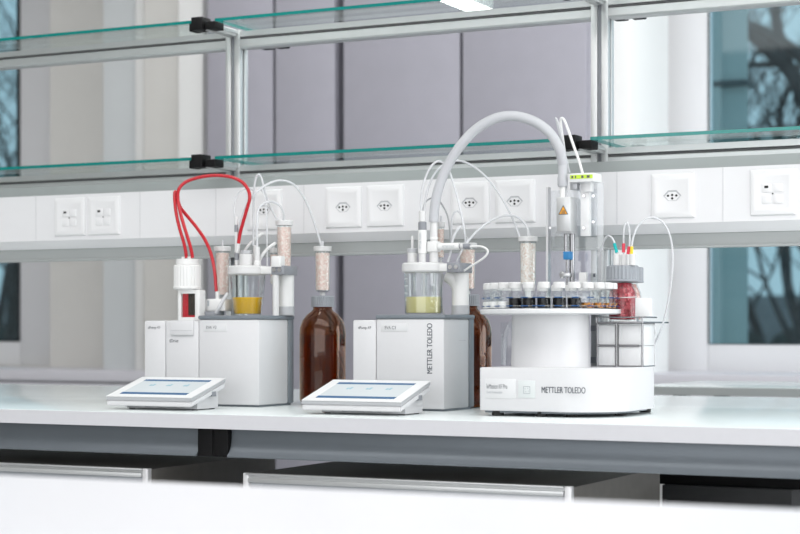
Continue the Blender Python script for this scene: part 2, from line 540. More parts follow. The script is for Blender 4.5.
# neighbouring building corner and street parapet
bx0, bx1 = -2.7782, -2.4677
t = thing('building', 'teal-grey rendered building corner outside the right window', 'building', ((bx0 + bx1) / 2, 6.4, -1.2))
M('facade').prism([(bx0 - .4, 6.2), (bx1, 6.2), (bx1 - .45, 7.3), (bx0 - .4, 7.3)], -1.2, 6).box(bx0 - .4, (bx0 + bx1) / 2 + .02, 6.16, 6.2, -1.2, 6).build('wall', parent=t)
for z in (BZ + .95, BZ + 1.12, BZ + 1.42):
    M('facade_band').box(bx0 - .41, bx1 + .004, 6.155, 6.3, z, z + .03).build('ledge', parent=t)
tag(M('street').box(-40, 26, 24, 24.4, -1.2, 1.58).build('parapet'), 'grey street parapet far beyond the trees', 'parapet')
hb = M('hedge')
for i in range(60):
    x = -20 + i * .55 + random.uniform(-.2, .2)
    hb.lathe([(0, -1.2), (.5, -1.0), (.62, -.2), (.55, .60), (.3, 1.02 + random.uniform(-.1, .1)), (0, 1.14)], (x, 17.5 + random.uniform(-.4, .4), 0), 9)
tag(hb.build('hedge'), 'dark clipped hedge low outside the windows', 'hedge', kind='stuff')

# ================================================================== BENCH
bxa, bxb = -4.2, .6
t = thing('lab_bench', 'long white double laboratory bench carrying the titrators', 'bench', (-1.8, .63, 0))
wt = MB().mat('bench_top').box(bxa, bxb, .001, 1.27, BZ - .027, BZ, .0015)
wt.build('worktop', parent=t)
M('bench_edge').box(bxa, bxb, -.0015, .0015, BZ - .0275, BZ - .001).build('edge_band', parent=t)
def apron(a, b):
    M('apron').extr([(.026, BZ - .028), (.0255, BZ - .045), (.0225, BZ - .060), (.0165, BZ - .071), (.0085, BZ - .0785), (.0085, BZ - .0805), (.06, BZ - .0805), (.06, BZ - .028)], a, b).build('apron', parent=t)
j0, j1, j2 = -1.8256, -1.7915, -1.7569
apron(bxa, j0); apron(j2, bxb)
for a, b in ((j0 + .0008, j1 - .0006), (j1 + .0006, j2 - .0008)):
    M('black_plastic').box(a, b, .014, .05, BZ - .0805, BZ - .028, .0008).build('joint_cover', parent=t)
M('apron').box(bxa, bxb, 1.22, 1.255, BZ - .08, BZ - .028).build('apron', parent=t)
for x in (-4.1, .5):
    M('apron').box(x - .025, x + .025, .08, .13, 0, BZ - .03).build('leg', parent=t)
    M('apron').box(x - .025, x + .025, 1.15, 1.20, 0, BZ - .03).build('leg', parent=t)
for yy in (.105, 1.175):
    M('apron').box(bxa, bxb, yy - .02, yy + .02, BZ - .07, BZ - .03).build('crossbeam', parent=t)

# the bench in the foreground, close to the lens
t = thing('front_bench', 'plain white bench top blurred in the immediate foreground', 'bench', (-.6, -1.9, 0))
q0, q1 = (-1.6815, -1.2850, 0.8945), (-0.2098, -1.2450, 0.9035)
poly = [(q0[0], q0[1]), (q0[0], -2.35), (q1[0] + .25, -2.35), (q1[0] + .25, q1[1] + .01)]
M('bench_edge').prism(poly[::-1], BZ - .03, BZ, .0015).build('worktop', parent=t)
for x, y in ((-1.1, -1.42), (-1.1, -2.2), (.1, -1.42), (.1, -2.2)):
    M('apron').box(x - .025, x + .025, y - .025, y + .025, 0, BZ - .03).build('leg', parent=t)

# a second bench top by the window on the right
xa = -1.6103
t = thing('window_bench', 'white worktop with grey edge below the right window', 'bench', (.3, 2.2, 0))
M('bench_top').box(xa, 2.3, 1.93, 2.50, BZ - .022, BZ, .0015).build('worktop', parent=t)
M('channel_grey').box(xa, 2.3, 1.925, 1.93, BZ - .024, BZ - .001).build('edge_band', parent=t)
for x in (xa + .1, .6, 2.1):
    M('apron').box(x - .02, x + .02, 2.0, 2.04, 0, BZ - .022).build('leg', parent=t)
    M('apron').box(x - .02, x + .02, 2.40, 2.44, 0, BZ - .022).build('leg', parent=t)

# drawer cabinets under the bench
def cabinet(x0, x1, label):
    y0, zt = .02, BZ - .109
    t = thing('drawer_cabinet', label, 'cabinet', ((x0 + x1) / 2, .26, 0), 'drawer cabinets under the bench')
    M('carcass').box(x0, x1, y0 + .012, .50, .06, zt - .002, .001).build('carcass', parent=t)
    M('black_plastic').box(x0 + .01, x1 - .01, y0 + .05, .48, 0, .06).build('plinth', parent=t)
    M('aluminium_light').box(x1 - .012, x1, y0, y0 + .014, .06, zt, .001).build('edge_strip', parent=t)
    M('aluminium_light').box(x0, x0 + .012, y0, y0 + .014, .06, zt, .001).build('edge_strip', parent=t)
    a = M('aluminium')
    a.box(x0 + .006, x1 - .013, y0 - .002, y0 + .012, zt - .0035, zt, .001)
    a.box(x0 + .012, x1 - .013, y0 + .003, y0 + .012, zt - .0085, zt - .0035)
    a.box(x0 + .012, x1 - .013, y0 - .004, y0 + .012, zt - .017, zt - .0085, .0015)
    a.build('top_profile', parent=t)
    z = zt - .0175
    for k, h in enumerate((.15, .23, .29)):
        d = M('drawer_front').box(x0 + .013, x1 - .013, y0 + .006, y0 + .02, z - h + .004, z, .001).build('drawer', parent=t)
        M('aluminium').box(x0 + .03, x1 - .03, y0 - .008, y0 + .006, z - .07, z - .058, .002).build('handle', parent=d)
        z -= h
    return t
cabinet(-2.4015 - .35, -1.9429, 'grey drawer cabinet with aluminium top profile under the left end of the bench')
cabinet(-1.7288, -1.0775, 'grey drawer cabinet with aluminium top profile under the middle of the bench')
# back of a cabinet that serves the far side of the bench
x0, x1 = -1.1450, -0.8742
t = thing('dark_cabinet', 'dark grey back of a cabinet deep under the right bench end', 'cabinet', ((x0 + x1) / 2, .95, 0))
zt = 0.7368
M('carcass_dark').box(x0, x1, .72, 1.2, .02, zt, .002).build('carcass', parent=t)
M('black_plastic').box(x0 - .01, x1 + .02, .735, 1.2, zt, zt + .03).build('top_tray', parent=t)

# ================================================================== SERVICE RAIL AND GLASS SHELVES
PX = [-3.006, -2.1265, -1.2465, -.3665]
t = thing('shelf_frame', 'double-sided aluminium shelf frame of slotted posts and rails above the bench', 'shelf frame', (-1.7, .64, BZ))
def post(x):
    a = M('aluminium')
    w = .0185
    zt = BZ + .8365
    # slotted extrusion: four corner bars around a recessed core
    for sx in (-1, 1):
        for sy in (-1, 1):
            a.box(x + (sx * w if sx < 0 else .0045), x + (-.0045 if sx < 0 else w), .64 + (-w if sy < 0 else .0045), .64 + (-.0045 if sy < 0 else w), BZ, zt, .0008)
    a.mat('mid_grey').box(x - .012, x + .012, .628, .652, BZ, zt)
    return a.build('post', parent=t)
for x in PX: post(x)
def rail(a, b, zc):
    y = .64
    prof = [(y - .018, zc + .019), (y - .018, zc + .0065), (y - .012, zc + .0045), (y - .012, zc + .0015), (y - .018, zc - .0005),
            (y - .019, zc - .016), (y - .016, zc - .0195), (y + .016, zc - .0195), (y + .019, zc - .016), (y + .018, zc), (y + .012, zc + .002), (y + .018, zc + .006), (y + .018, zc + .019)]
    m = M('aluminium').extr(prof, a, b)
    m.mat('groove').box(a, b, y - .0150, y - .011, zc + .0016, zc + .0044)
    return m.build('rail', parent=t)
SH = (.5375, .8420)
for zg in SH:
    zc = BZ + zg - .0277
    xs = [-3.9] + [p for p in PX] + [.35]
    for a, b in zip(xs, xs[1:]):
        rail(a + .0185 if a != -3.9 else a, b - .0185 if b != .35 else b, zc)
def arm(x, zg, sgn):
    z = BZ + zg - .0045
    y0 = .64 + sgn * .0185; y1 = .64 + (-.118 if sgn < 0 else .166)
    a = M('aluminium').box(x - .011, x + .011, min(y0, y1), max(y0, y1), z - .016, z, .001)
    a.box(x - .015, x - .011, min(y0, y1), max(y0, y1), z - .010, z - .004); a.box(x + .011, x + .015, min(y0, y1), max(y0, y1), z - .010, z - .004)
    o = a.build('bracket_arm', parent=t)
    ye = .64 + (-.119 if sgn < 0 else .168)
    k = M('black_plastic')
    # two clamp jaws side by side, one for each pane
    if sgn < 0:
        k.box(x - .036, x - .007, ye - .016, ye + .022, z - .016, z + .013, .002)
        k.box(x - .045, x - .032, ye - .010, ye + .022, z - .017, z + .001, .002)
        k.box(x - .008, x + .006, ye - .004, ye + .018, z - .014, z + .0005, .001)
        k.box(x + .002, x + .027, ye - .016, ye + .022, z - .016, z + .0008, .002)
    else:
        k.box(x - .034, x - .006, ye - .02, ye + .016, z - .016, z + .0008, .002)
        k.box(x + .006, x + .034, ye - .02, ye + .016, z - .016, z + .0008, .002)
    k.build('clamp', parent=o)
for x in PX:
    for zg in SH:
        arm(x, zg, -1); arm(x, zg, 1)
def pane(a, b, zg, label):
    z = BZ + zg
    g = MB().mat('shelf_glass')
    y0, y1 = .516, .790
    g.box(a, b, y0, y1, z - .0035, z + .0035)
    g.mat('shelf_glass_edge')
    g.bm.faces.ensure_lookup_table()
    for f in g.bm.faces:
        f.normal_update()
        if abs(f.normal.z) < .5: f.material_index = 1
    return tag(g.build('glass_shelf'), label, 'glass shelf', 'glass shelf panes')
for zg, lev in zip(SH, ('lower', 'upper')):
    pane(-2.98, -2.1265 - .0285, zg, lev + ' glass shelf pane with green edge, on the left of the left post')
    pane(-2.1265 + .0195, -1.2465 - .030, zg, lev + ' glass shelf pane with green edge, between the two posts')
    pane(-1.2465 + .0195, -.42, zg, lev + ' glass shelf pane with green edge, on the right of the right post')

# white service channel with sockets
ra, rb = -3.9, .35
t = thing('service_channel', 'white power and network channel running behind the titrators below the glass shelves', 'cable channel', (-1.7, .60, BZ + .32))
M('channel_white').extr([(.56, BZ + .4736), (.56, BZ + .3673), (.578, BZ + .3480), (.62, BZ + .346), (.62, BZ + .4736)], ra, rb).build('cover', parent=t)
M('channel_grey').box(ra, rb, .597, .6205, BZ + .474, BZ + .4985).build('upper_profile', parent=t)
M('channel_grey').extr([(.580, BZ + .3478), (.584, BZ + .324), (.578, BZ + .3225), (.578, BZ + .3200), (.62, BZ + .3200), (.62, BZ + .3478)], ra, rb).build('lower_profile', parent=t)
sm = M('seam')
for px in (-2.6333, -2.3366, -2.1315, -1.1864, -0.9694, -1.9052):
    sm.box(px - .0005, px + .0005, .5594, .561, BZ + .368, BZ + .473)
sm.build('cover_joint', parent=t)

SZ = BZ + .4215
def frame_ring(mb, x, h, y):
    """chamfered frame with a square opening"""
    o, i, d = h, h * .66, .0058
    lv = [(o, y), (o - .002, y - d * .7), (o - .008, y - d), (i + .003, y - d), (i, y - d * .82)]
    rings = [[mb.bm.verts.new((x + sx * r, yy, SZ + sz * r)) for sx, sz in ((-1, -1), (1, -1), (1, 1), (-1, 1))] for r, yy in lv]
    fs = []
    for a, b in zip(rings, rings[1:]):
        for k in range(4): fs.append(mb.bm.faces.new([a[k], a[(k + 1) % 4], b[(k + 1) % 4], b[k]]))
    fs.append(mb.bm.faces.new(rings[-1])); fs.append(mb.bm.faces.new(rings[0][::-1]))
    mb._set(fs)
def socket(x, label):
    t = thing('power_socket', label, 'power socket', (x, .56, SZ - .044), 'wall sockets on the service channel')
    m = M('socket_white'); frame_ring(m, x, .0445, .56); m.build('frame', parent=t, sharp=20)
    # hexagonal recess
    h = .0185
    poly = [(-h, 0), (-h * .45, .0105), (h * .45, .0105), (h, 0), (h * .45, -.0105), (-h * .45, -.0105)]
    m = M('light_grey')
    yb = .5552
    vs = [m.bm.verts.new((x + a, yb - .0004, SZ + b)) for a, b in poly]
    vs2 = [m.bm.verts.new((x + a * .86, yb - .0001, SZ + b * .80 - .0012)) for a, b in poly]
    fs = [m.bm.faces.new([vs[k], vs[(k + 1) % 6], vs2[(k + 1) % 6], vs2[k]]) for k in range(6)]
    m._set(fs); m.mat('socket_white'); f = m.bm.faces.new(vs2); m._set([f])
    m.build('recess', parent=t)
    m = M('hole')
    for a, b in ((-.0085, 0), (.0085, 0), (0, .0012), (0, -.0055)):
        m.cyl((x + a, 0, SZ + b), .0022, .5538, .5552, 12, axis='Y')
    m.build('contact_holes', parent=t)
for px, lb in ((-2.0041, 'white three-pin power socket hidden behind the thin tubes of the left titrator'),
               (-1.8062, 'white three-pin power socket right above the large amber bottle'),
               (-1.7058, 'white three-pin power socket second from the amber bottle, left of the big hose'),
               (-1.5073, 'white three-pin power socket just right of the big grey hose'),
               (-1.4060, 'white three-pin power socket beside the lifting tower, behind thin clear tubes'),
               (-1.0702, 'white three-pin power socket right of the sample changer tower, standing alone')):
    socket(px, lb)
def lan(x, label):
    t = thing('network_socket', label, 'network socket', (x, .56, SZ - .044), 'wall sockets on the service channel')
    m = M('socket_white'); frame_ring(m, x, .0445, .56)
    m.build('frame', parent=t, sharp=20)
    m = M('socket_white')
    y = .5558
    for a, b in ((-.011, .008), (.011, .008), (-.011, -.014), (.011, -.014)):
        m.box(x + a - .009, x + a + .009, y - .002, y, SZ + b - .008, SZ + b + .008, .0006)
    m.build('insert', parent=t)
    m = M('hole').box(x - .0150, x - .0075, y - .0028, y - .0018, SZ + .008, SZ + .0125)
    m.cyl((x + .001, 0, SZ - .003), .0014, y - .0028, y - .0016, 10, axis='Y')
    m.build('jack_opening', parent=t)
lan(-2.5328, 'white double network socket at the left end of the channel, outer of the two')
lan(-2.4358, 'white double network socket beside the left-end one, nearer the red tubes')
lan(-0.8711, 'white network socket at the right end of the channel')

# ================================================================== TITRATORS
YT, YK = .285, .424
def titrator(x0, xm, x1, xdrive, label, names, side_print):
    """x0 pump edge, xdrive optional divider, xm start of the main body, x1 right edge"""
    t = thing('titrator', label, 'titrator', ((x0 + x1) / 2, .375, BZ))
    zb, zt = BZ + .004, BZ + .1785
    m = M('white_plastic').box(xm + .0006, x1, YT, YK - .022, zb, zt, .003)
    m.build('body', parent=t)
    M('slate').box(xm + .004, x1 - .004, YT + .006, YK - .004, BZ, BZ + .005).build('base_plate', parent=t)
    M('slate').box(xm - .001, x1 + .003, YT - .002, YK + .002, zt, zt + .0085, .003).build('top_plate', parent=t)
    M('slate').box(xm, x1 + .0015, YK - .0215, YK, zb, zt + .0005, .002).build('back_panel', parent=t)
    ztp = BZ + .1765
    xs = [x0] + ([xdrive] if xdrive else []) + [xm]
    for i, (a, b) in enumerate(zip(xs, xs[1:])):
        pm_ = M('white_plastic').box(a + .0006, b - .0006, YT + .001, YK - .012, zb, ztp, .003).build('pump_module' if i == 0 else 'drive_module', parent=t)
        M('slate').box(a + .006, b - .006, YT + .01, YK - .02, BZ, BZ + .005).build('base_plate', parent=pm_)
    return t

tx0, txd, txm, tx1 = -2.1353, -2.0815, -1.9990, -1.8538
tl = titrator(tx0, txm, tx1, txd, 'white titrator on the left with drive module, carrying the red burette and yellow vessel', None, None)
lettering('dPump KF', 'ink', tl, -2.1252, -2.0940, .2854, 1.0578, 1.0649)
lettering('dDrive', 'ink', tl, -2.0716, -2.0492, .2854, 1.0311, 1.0382)
lettering('EVA V3', 'ink', tl, -1.9797, -1.9554, .2841, 1.0592, 1.0654)
M('name_white').box(-1.9870, -1.9301, .2843, .2855, 1.0539, 1.0703, .0002).build('name_plate', parent=tl)
# the latch cover on the drive module
xa, xb = -2.0683, -2.0102
m = M('white_plastic').box(xa, xb, .2815, .287, 1.0455, BZ + .1772, .003)
m.build('latch_cover', parent=tl)
M('seam').box(xa + .003, xb - .003, .2812, .2820, 1.0553, 1.0565).build('latch_groove', parent=tl)

sx0, sxm, sx1 = -1.6394, -1.5867, -1.4395
tr = titrator(sx0, sxm, sx1, None, 'white titrator in the middle with vertical maker lettering, carrying the pale yellow vessel', None, None)
lettering('dPump KF', 'ink', tr, -1.6267, -1.5978, .2854, 1.0574, 1.0643)
M('name_white').box(-1.5757, -1.5178, .2843, .2855, 1.0541, 1.0697, .0002).build('name_plate', parent=tr)
lettering('EVA C3', 'ink', tr, -1.5669, -1.5429, .2841, 1.0584, 1.0648)
lettering('METTLER TOLEDO', 'ink', tr, -1.4758, -1.4645, .2847, 0.9730, 1.0696, vertical=True, weight=.0003)
M('seam').box(-1.4395 + .0, sx1 + .0004, .355, .385, 1.0361, 1.0368).build('side_groove', parent=tr)

# ------------------------------------------------------------------ titration stands and vessels
ZT = BZ + .187
def stand(x, y, xcol, ycol, ztop, label, rdisc):
    t = thing('titration_stand', label, 'titration stand', (xcol, ycol, ZT))
    zc0, zc1 = ztop - .019, ztop
    M('milk_plastic').lathe([(0, zc0), (rdisc - .003, zc0), (rdisc, zc0 + .003), (rdisc, zc1 - .003), (rdisc - .003, zc1), (0, zc1)], (x, y, 0), 48).build('vessel_lid', parent=t)
    a = M('white_ptfe').box(x + rdisc * .8, xcol + .004, y - .012, y + .02, zc0 + .001, zc1 - .002, .003)
    a.build('holder_arm', parent=t)
    g = M('mid_grey').box(xcol - .010, xcol + .020, y - .0145, ycol + .014, zc0 - .001, zc1 - .001, .002).build('clamp', parent=t)
    sc = M('chrome')
    for k in (-.002, .011):
        sc.cyl((xcol + k, 0, (zc0 + zc1) / 2), .0042, y - .0165, y - .0135, 14, axis='Y')
    sc.build('clamp_screws', parent=g)
    c = M('white_ptfe')
    c.tube([(xcol - .026, ycol, zc0 - .004), (xcol - .016, ycol, zc0 - .010), (xcol - .004, ycol, zc0 - .024), (xcol, ycol, zc0 - .045), (xcol, ycol, ZT + .018)], .0165, 20, 4)
    c.cyl((xcol, ycol), .0168, ZT + .018, zc0 - .001, 28)
    c.build('column', parent=t)
    M('light_grey').cyl((xcol, ycol), .0178, ZT, ZT + .019, 28, .001).build('column_base', parent=t)
    return t
YV = .37
zlid = 1.1909
vx = -1.9330
xcl = -1.8575
stand(vx, YV, xcl, .40, zlid, 'white vessel stand with grey clamp on the left titrator', .041)
zlr = 1.1902
vxr = -1.5243
xcr = -1.4572
stand(vxr, YV, xcr, .40, zlr, 'white vessel stand with bent column and grey clamp on the middle titrator', .043)

def vessel(x, z1, rb, rt, fill_z, fluid, label, scale_marks):
    t = thing('titration_vessel', label, 'glass vessel', (x, YV, ZT))
    zb = ZT + .0006
    M('clear_glass').lathe([(0, zb), (rb - .003, zb), (rb, zb + .003), (rt, z1), (rt - .0018, z1), (rb - .002, zb + .004), (rb - .004, zb + .0025), (0, zb + .0025)], (x, YV, 0), 48).build('glass', parent=t)
    k = (fill_z - zb) / (z1 - zb); rf = rb + (rt - rb) * k
    M(fluid).lathe([(0, zb + .003), (rb - .0035, zb + .0032), (rb - .0022, zb + .006), (rf - .0021, fill_z), (0, fill_z)], (x, YV, 0), 48).build('liquid', parent=t)
    if scale_marks:
        m = M('white_ptfe')
        for j in range(4):
            z = zb + .028 + j * .014; rr = rb + (rt - rb) * (z - zb) / (z1 - zb) + .0004
            for a in range(-7, 8):
                a0, a1 = R(-132 + a * 1.2), R(-132 + (a + 1) * 1.2)
                vs = [m.bm.verts.new((x + rr * math.cos(q), YV + rr * math.sin(q), zz)) for q, zz in ((a0, z), (a1, z), (a1, z + .0012), (a0, z + .0012))]
                m._set([m.bm.faces.new(vs)])
        m.build('scale_marks', parent=t)
    # stirring bar
    M('white_ptfe').cyl((0, YV, zb + .0085), .0032, x - .012, x + .012, 12, .001, axis='X').build('stirring_bar', parent=t)
    return t
vessel(vx, zlid - .020, .0305, .0385, 1.1249, 'yellow_titrant', 'tapered glass vessel with deep yellow liquid on the left titrator', False)
vessel(vxr, zlr - .020, .0375, .0385, 1.1226, 'pale_titrant', 'straight glass vessel with cloudy pale yellow liquid on the middle titrator', True)

def drop(t, x, y, r, z0, z1, mat, name):
    return M(mat).cyl((x, y), r, z0, z1, 16, min(r * .4, .001)).build(name, parent=t)

# left head: inserts in the lid
t = thing('sealed_stopper', 'white stopper with grey top in the middle of the left vessel lid', 'stopper', (vx, .36, zlid))
M('milk_plastic').cyl((-1.9293, .36), .0145, zlid, 1.2155, 28, .001).build('body', parent=t)
M('light_grey').cyl((-1.9293, .36), .0125, 1.2155, 1.2228, 28, .001).build('top', parent=t)
t = thing('electrode', 'thin black electrode with grey head at the left of the yellow vessel', 'electrode', (-1.9550, .36, zlid))
xe = -1.9530
M('hole').cyl((xe, .36), .0016, 1.1239, zlid + .002, 10).build('shaft', parent=t)
M('mid_grey').cyl((xe, .36), .0048, 1.2034, 1.2191, 16, .0006).build('head', parent=t)
M('milk_plastic').cyl((xe, .36), .0042, zlid, 1.2034, 16).build('neck', parent=t)
t = thing('glass_probe', 'clear glass probe hanging in the yellow vessel', 'probe', (-1.9391, .37, zlid))
xe = -1.9403
M('clear_glass').cyl((xe, .375), .0035, 1.1219, zlid + .004, 14).build('shaft', parent=t)
M('steel').cyl((xe, .375), .0012, 1.1282, zlid, 8).build('wire', parent=t)
t = thing('glass_probe', 'clear glass probe at the left inner wall of the yellow vessel', 'probe', (-1.9735, .37, zlid))
xe = -1.9748
M('clear_glass').cyl((xe, .385), .004, 1.1202, zlid + .002, 14).build('shaft', parent=t)
M('light_grey').cyl((xe, .385), .0042, zlid - .019, zlid + .001, 14).build('collar', parent=t)
t = thing('tube_port', 'clear tube port at the right of the left vessel lid', 'tube port', (-1.9038, .36, zlid))
xe = -1.9031
M('milk_plastic').cyl((xe, .36), .0055, zlid, 1.2296, 16, .0006).build('sleeve', parent=t)
M('white_ptfe').cyl((xe, .36), .0078, zlid, zlid + .010, 16, .001).build('nut', parent=t)
xe = -1.9252
t = thing('tube_port', 'white tube port behind the grey-topped stopper', 'tube port', (xe, .385, zlid))
M('white_ptfe').cyl((xe, .39), .0050, zlid, 1.2350, 16, .0006).build('sleeve', parent=t)

# burette with red titrant
yb = .33
bx = -2.0564
zt0 = BZ + .1770
t = thing('burette', 'white burette with red liquid and ribbed cap on the left titrator', 'burette', (bx, yb, zt0))
w = -2.0113 - -2.0709
xa, xb = -2.0689, -2.0143
za, zb2 = 1.0808, 1.1406
fr = M('white_ptfe')
wl, wr = -2.0612, -2.0264
z_lo, z_hi = 1.0837, 1.1330
fr.box(xa, wl, .312, .336, zt0, zb2, .002); fr.box(wr, xb, .312, .336, zt0, zb2, .002)
fr.box(wl, wr, .312, .336, z_hi, zb2); fr.box(wl, wr, .312, .336, zt0, z_lo); fr.box(wl, wr, .332, .336, z_lo, z_hi)
fr.build('holder', parent=t)
M('red_liquid').box(wl + .0003, wl + (wr - wl) * .44, .319, .3318, z_lo, z_hi).build('red_liquid', parent=t)
M('dark_brown').box(wl + (wr - wl) * .44, wr - .0003, .318, .3318, z_lo + .0045, z_hi).build('dark_piston', parent=t)
M('red_liquid').box(wl + (wr - wl) * .44, wr - .0003, .3185, .3318, z_lo, z_lo + .0045).build('red_base', parent=t)
M('clear_glass').box(wl + .0002, wr - .0002, .3145, .3155, z_lo, z_hi).build('cover_glass', parent=t)
rc = (-2.0148 - -2.0852) * .405
M('white_ptfe').cyl((bx, yb), rc * .84, zb2, 1.1452, 32).build('neck', parent=t)
M('white_ptfe').ribbed((bx, yb), rc, 1.1484, 1.1936, 26, .0012).build('cap', parent=t)
M('white_ptfe').cyl((bx, yb), rc * 1.03, 1.1427, 1.1486, 40, .001).build('cap_ring', parent=t)
M('white_ptfe').cyl((bx, yb), rc * .84, 1.1936, 1.2058, 40, .001).build('cap_top', parent=t)
for px in (-2.0581, -2.0431):
    M('white_ptfe').cyl((px, yb - .012), .0042, 1.1957, 1.2104, 14, .0006).build('fitting', parent=t)

# small bracket with holder foot between burette and vessel
t = thing('tube_holder', 'white tube holder with round grey foot between the burette and the yellow vessel', 'holder', (-2.0093, .36, ZT))
M('mid_grey').cyl((-2.0093, .355), .0245, ZT, 1.0959, 32, .001).build('foot', parent=t)
M('white_ptfe').box(-2.0367, -1.9722, .343, .375, 1.0961, 1.1222, .003).build('block', parent=t)
M('ink_pale').box(-2.0145, -2.0103, .3424, .344, 1.1073, 1.1189).build('mark', parent=t)
M('white_ptfe').cyl((-1.9943, .350), .0042, 1.1209, 1.1377, 14, .0006).build('fitting', parent=t)

# drying tubes filled with granules
def drying_tube(x, y, z0, z1, r, gran, label, gap_top=.014, foot=None):
    t = thing('drying_tube', label, 'drying tube', (x, y, z0), 'granule-filled drying tubes')
    M('clear_glass').lathe([(0, z0 + .006), (r * .55, z0 + .006), (r * .93, z0 + .010), (r, z1 - .006), (r - .0012, z1 - .006), (r * .93 - .001, z0 + .0108), (0, z0 + .0075)], (x, y, 0), 28).build('glass', parent=t)
    g = M(gran).lathe([(0, z0 + .0115), (r * .88, z0 + .0115), (r * .93, z1 - gap_top), (0, z1 - gap_top)], (x, y, 0), 28).build('granules', parent=t)
    g['kind'] = 'stuff'
    M('milk_plastic').lathe([(0, z1 - .010), (r * 1.16, z1 - .010), (r * 1.2, z1 - .001), (r * 1.1, z1), (0, z1)], (x, y, 0), 28).build('cap', parent=t)
    M('milk_plastic').cyl((x, y), r * .34, z0, z0 + .0075, 14).build('tip', parent=t)
    M('milk_tube').cyl((x, y), .0022, z0 + .012, z1 + .012, 10).build('inlet_tube', parent=t)
    return t
x = -2.0134; z0 = 1.1208
drying_tube(x, .40, z0, 1.2346, .0155, 'pink_granules', 'pink granule drying tube beside the burette, left of the yellow vessel')
x = -1.8764; drying_tube(x, .425, zlid - .012, 1.2872, .0158, 'pink_granules', 'tallest pink granule drying tube above the grey clamp of the left stand')
x = -1.9138; drying_tube(x, .445, 1.1525, 1.2310, .0075, 'pink_granules', 'short pink drying tube half hidden behind the left stand column')
zbot = BZ + .2305
xb1 = -1.8256
drying_tube(xb1, .50, zbot, 1.2349, .0165, 'pink_granules', 'pink granule drying tube on top of the large amber bottle on the left')
xb2 = -1.4871
drying_tube(xb2, .50, BZ + .2305, 1.2349, .0165, 'pink_granules', 'pink granule drying tube on the bottle hidden behind the middle titrator')
x = -1.5004; drying_tube(x, .40, 1.1909, 1.2728, .0072, 'pink_granules', 'thin pink drying tube on the lid of the pale yellow vessel')
# clip that carries the tall tube
t = thing('tube_clip', 'white block clip on the left stand under the tallest pink tube', 'clip', (-1.8557, .36, zlid))
M('white_ptfe').box(-1.8657, -1.8428, .352, .372, zlid - .004, 1.2099, .002).build('block', parent=t)
M('milk_plastic').cyl((-1.8598, .362), .0068, ZT, zlid - .020, 18).build('tube_shaft', parent=t)

# amber bottles
def amber_bottle(x, y, label):
    t = thing('reagent_bottle', label, 'bottle', (x, y, BZ), 'amber reagent bottles behind the titrators')
    z = BZ + .0005
    prof = [(0, .004), (.040, .0), (.0475, .004), (.0493, .010), (.0495, .150), (.0485, .162), (.044, .176), (.034, .189), (.024, .1965), (.0205, .201), (.0200, .213)]
    inner = [(r - .0022, h) for r, h in prof[:1:-1]] + [(.044, .010), (0, .009)]
    M('amber_glass').lathe([(r, h + z) for r, h in prof] + [(max(r, 0), h + z) for r, h in inner], (x, y, 0), 56).build('glass', parent=t, sharp=50)
    M('amber_fluid').lathe([(0, z + .0095), (.043, z + .0105), (.0468, z + .016), (.0470, z + .146), (0, z + .146)], (x, y, 0), 48).build('liquid', parent=t)
    M('cap_grey').ribbed((x, y), .0245, z + .206, z + .2290, 34, .0012).build('screw_cap', parent=t)
    M('cap_grey').cyl((x, y), .0250, z + .2055, z + .2085, 40).build('cap_ring', parent=t)
    return t
amber_bottle(xb1, .50, 'large amber glass bottle with grey cap, in full view between the two titrators')
amber_bottle(xb2, .50, 'amber glass bottle with grey cap, half hidden behind the middle titrator')

# right head: inserts
t = thing('sealed_stopper', 'white stopper with grey ring on the left of the pale yellow vessel lid', 'stopper', (-1.5426, .36, zlr))
xe = -1.5415
M('milk_plastic').cyl((xe, .355), .0098, zlr, 1.2121, 24, .001).build('body', parent=t)
M('light_grey').cyl((xe, .355), .0106, 1.2101, 1.2190, 24, .001).build('ring', parent=t)
M('milk_plastic').cyl((xe, .355), .0030, 1.2180, 1.2439, 14).build('spigot', parent=t)
t = thing('electrode', 'upright white electrode with grey head on the pale yellow vessel', 'electrode', (-1.5179, .35, zlr))
xe = -1.5171
M('white_ptfe').cyl((xe, .35), .0086, 1.2082, 1.2547, 24, .0008).build('body', parent=t)
M('mid_grey').cyl((xe, .35), .0084, 1.2547, 1.2705, 24, .0008).build('head', parent=t)
M('milk_plastic').cyl((xe, .35), .0072, 1.2705, 1.2923, 20, .001).build('plug', parent=t)
M('milk_plastic').cyl((xe, .35), .0072, zlr, 1.2082, 20).build('neck', parent=t)
lettering('METTLER TOLEDO', 'ink_pale', t, -1.5197, -1.5153, .3408, 1.2171, 1.2488, vertical=True)
t = thing('tee_fitting', 'white three-way fitting joining the big grey hose to the pale yellow vessel', 'fitting', (-1.4986, .36, zlr))
xe = -1.4973
M('white_ptfe').box(-1.5074, -1.4866, .350, .372, 1.2112, 1.2320, .002).build('block', parent=t)
M('milk_plastic').cyl((xe, .361), .0088, zlr, 1.2112, 24, .0008).build('lower_socket', parent=t)
M('milk_plastic').cyl((xe, .361), .0074, 1.2320, 1.2725, 24, .0008).build('upper_socket', parent=t)
M('white_ptfe').cyl((xe, .361), .0082, 1.2369, 1.2409, 24).build('collar', parent=t)
t = thing('electrode', 'white electrode lying level in the side of the three-way fitting', 'electrode', (-1.4616, .36, 1.2164))
zc = 1.2213
M('white_ptfe').cyl((0, .361, zc), .0072, -1.4864, -1.4411, 24, .0008, axis='X').build('body', parent=t)
M('mid_grey').cyl((0, .361, zc), .0050, -1.4411, -1.4185, 20, .0008, axis='X').build('plug', parent=t)
M('milk_plastic').cyl((0, .361, zc), .0062, -1.4378, -1.4324, 20, axis='X').build('ring', parent=t)
lettering('METTLER TOLEDO', 'ink_pale', t, -1.4757, -1.4497, .3535, zc - .0022, zc + .0022)
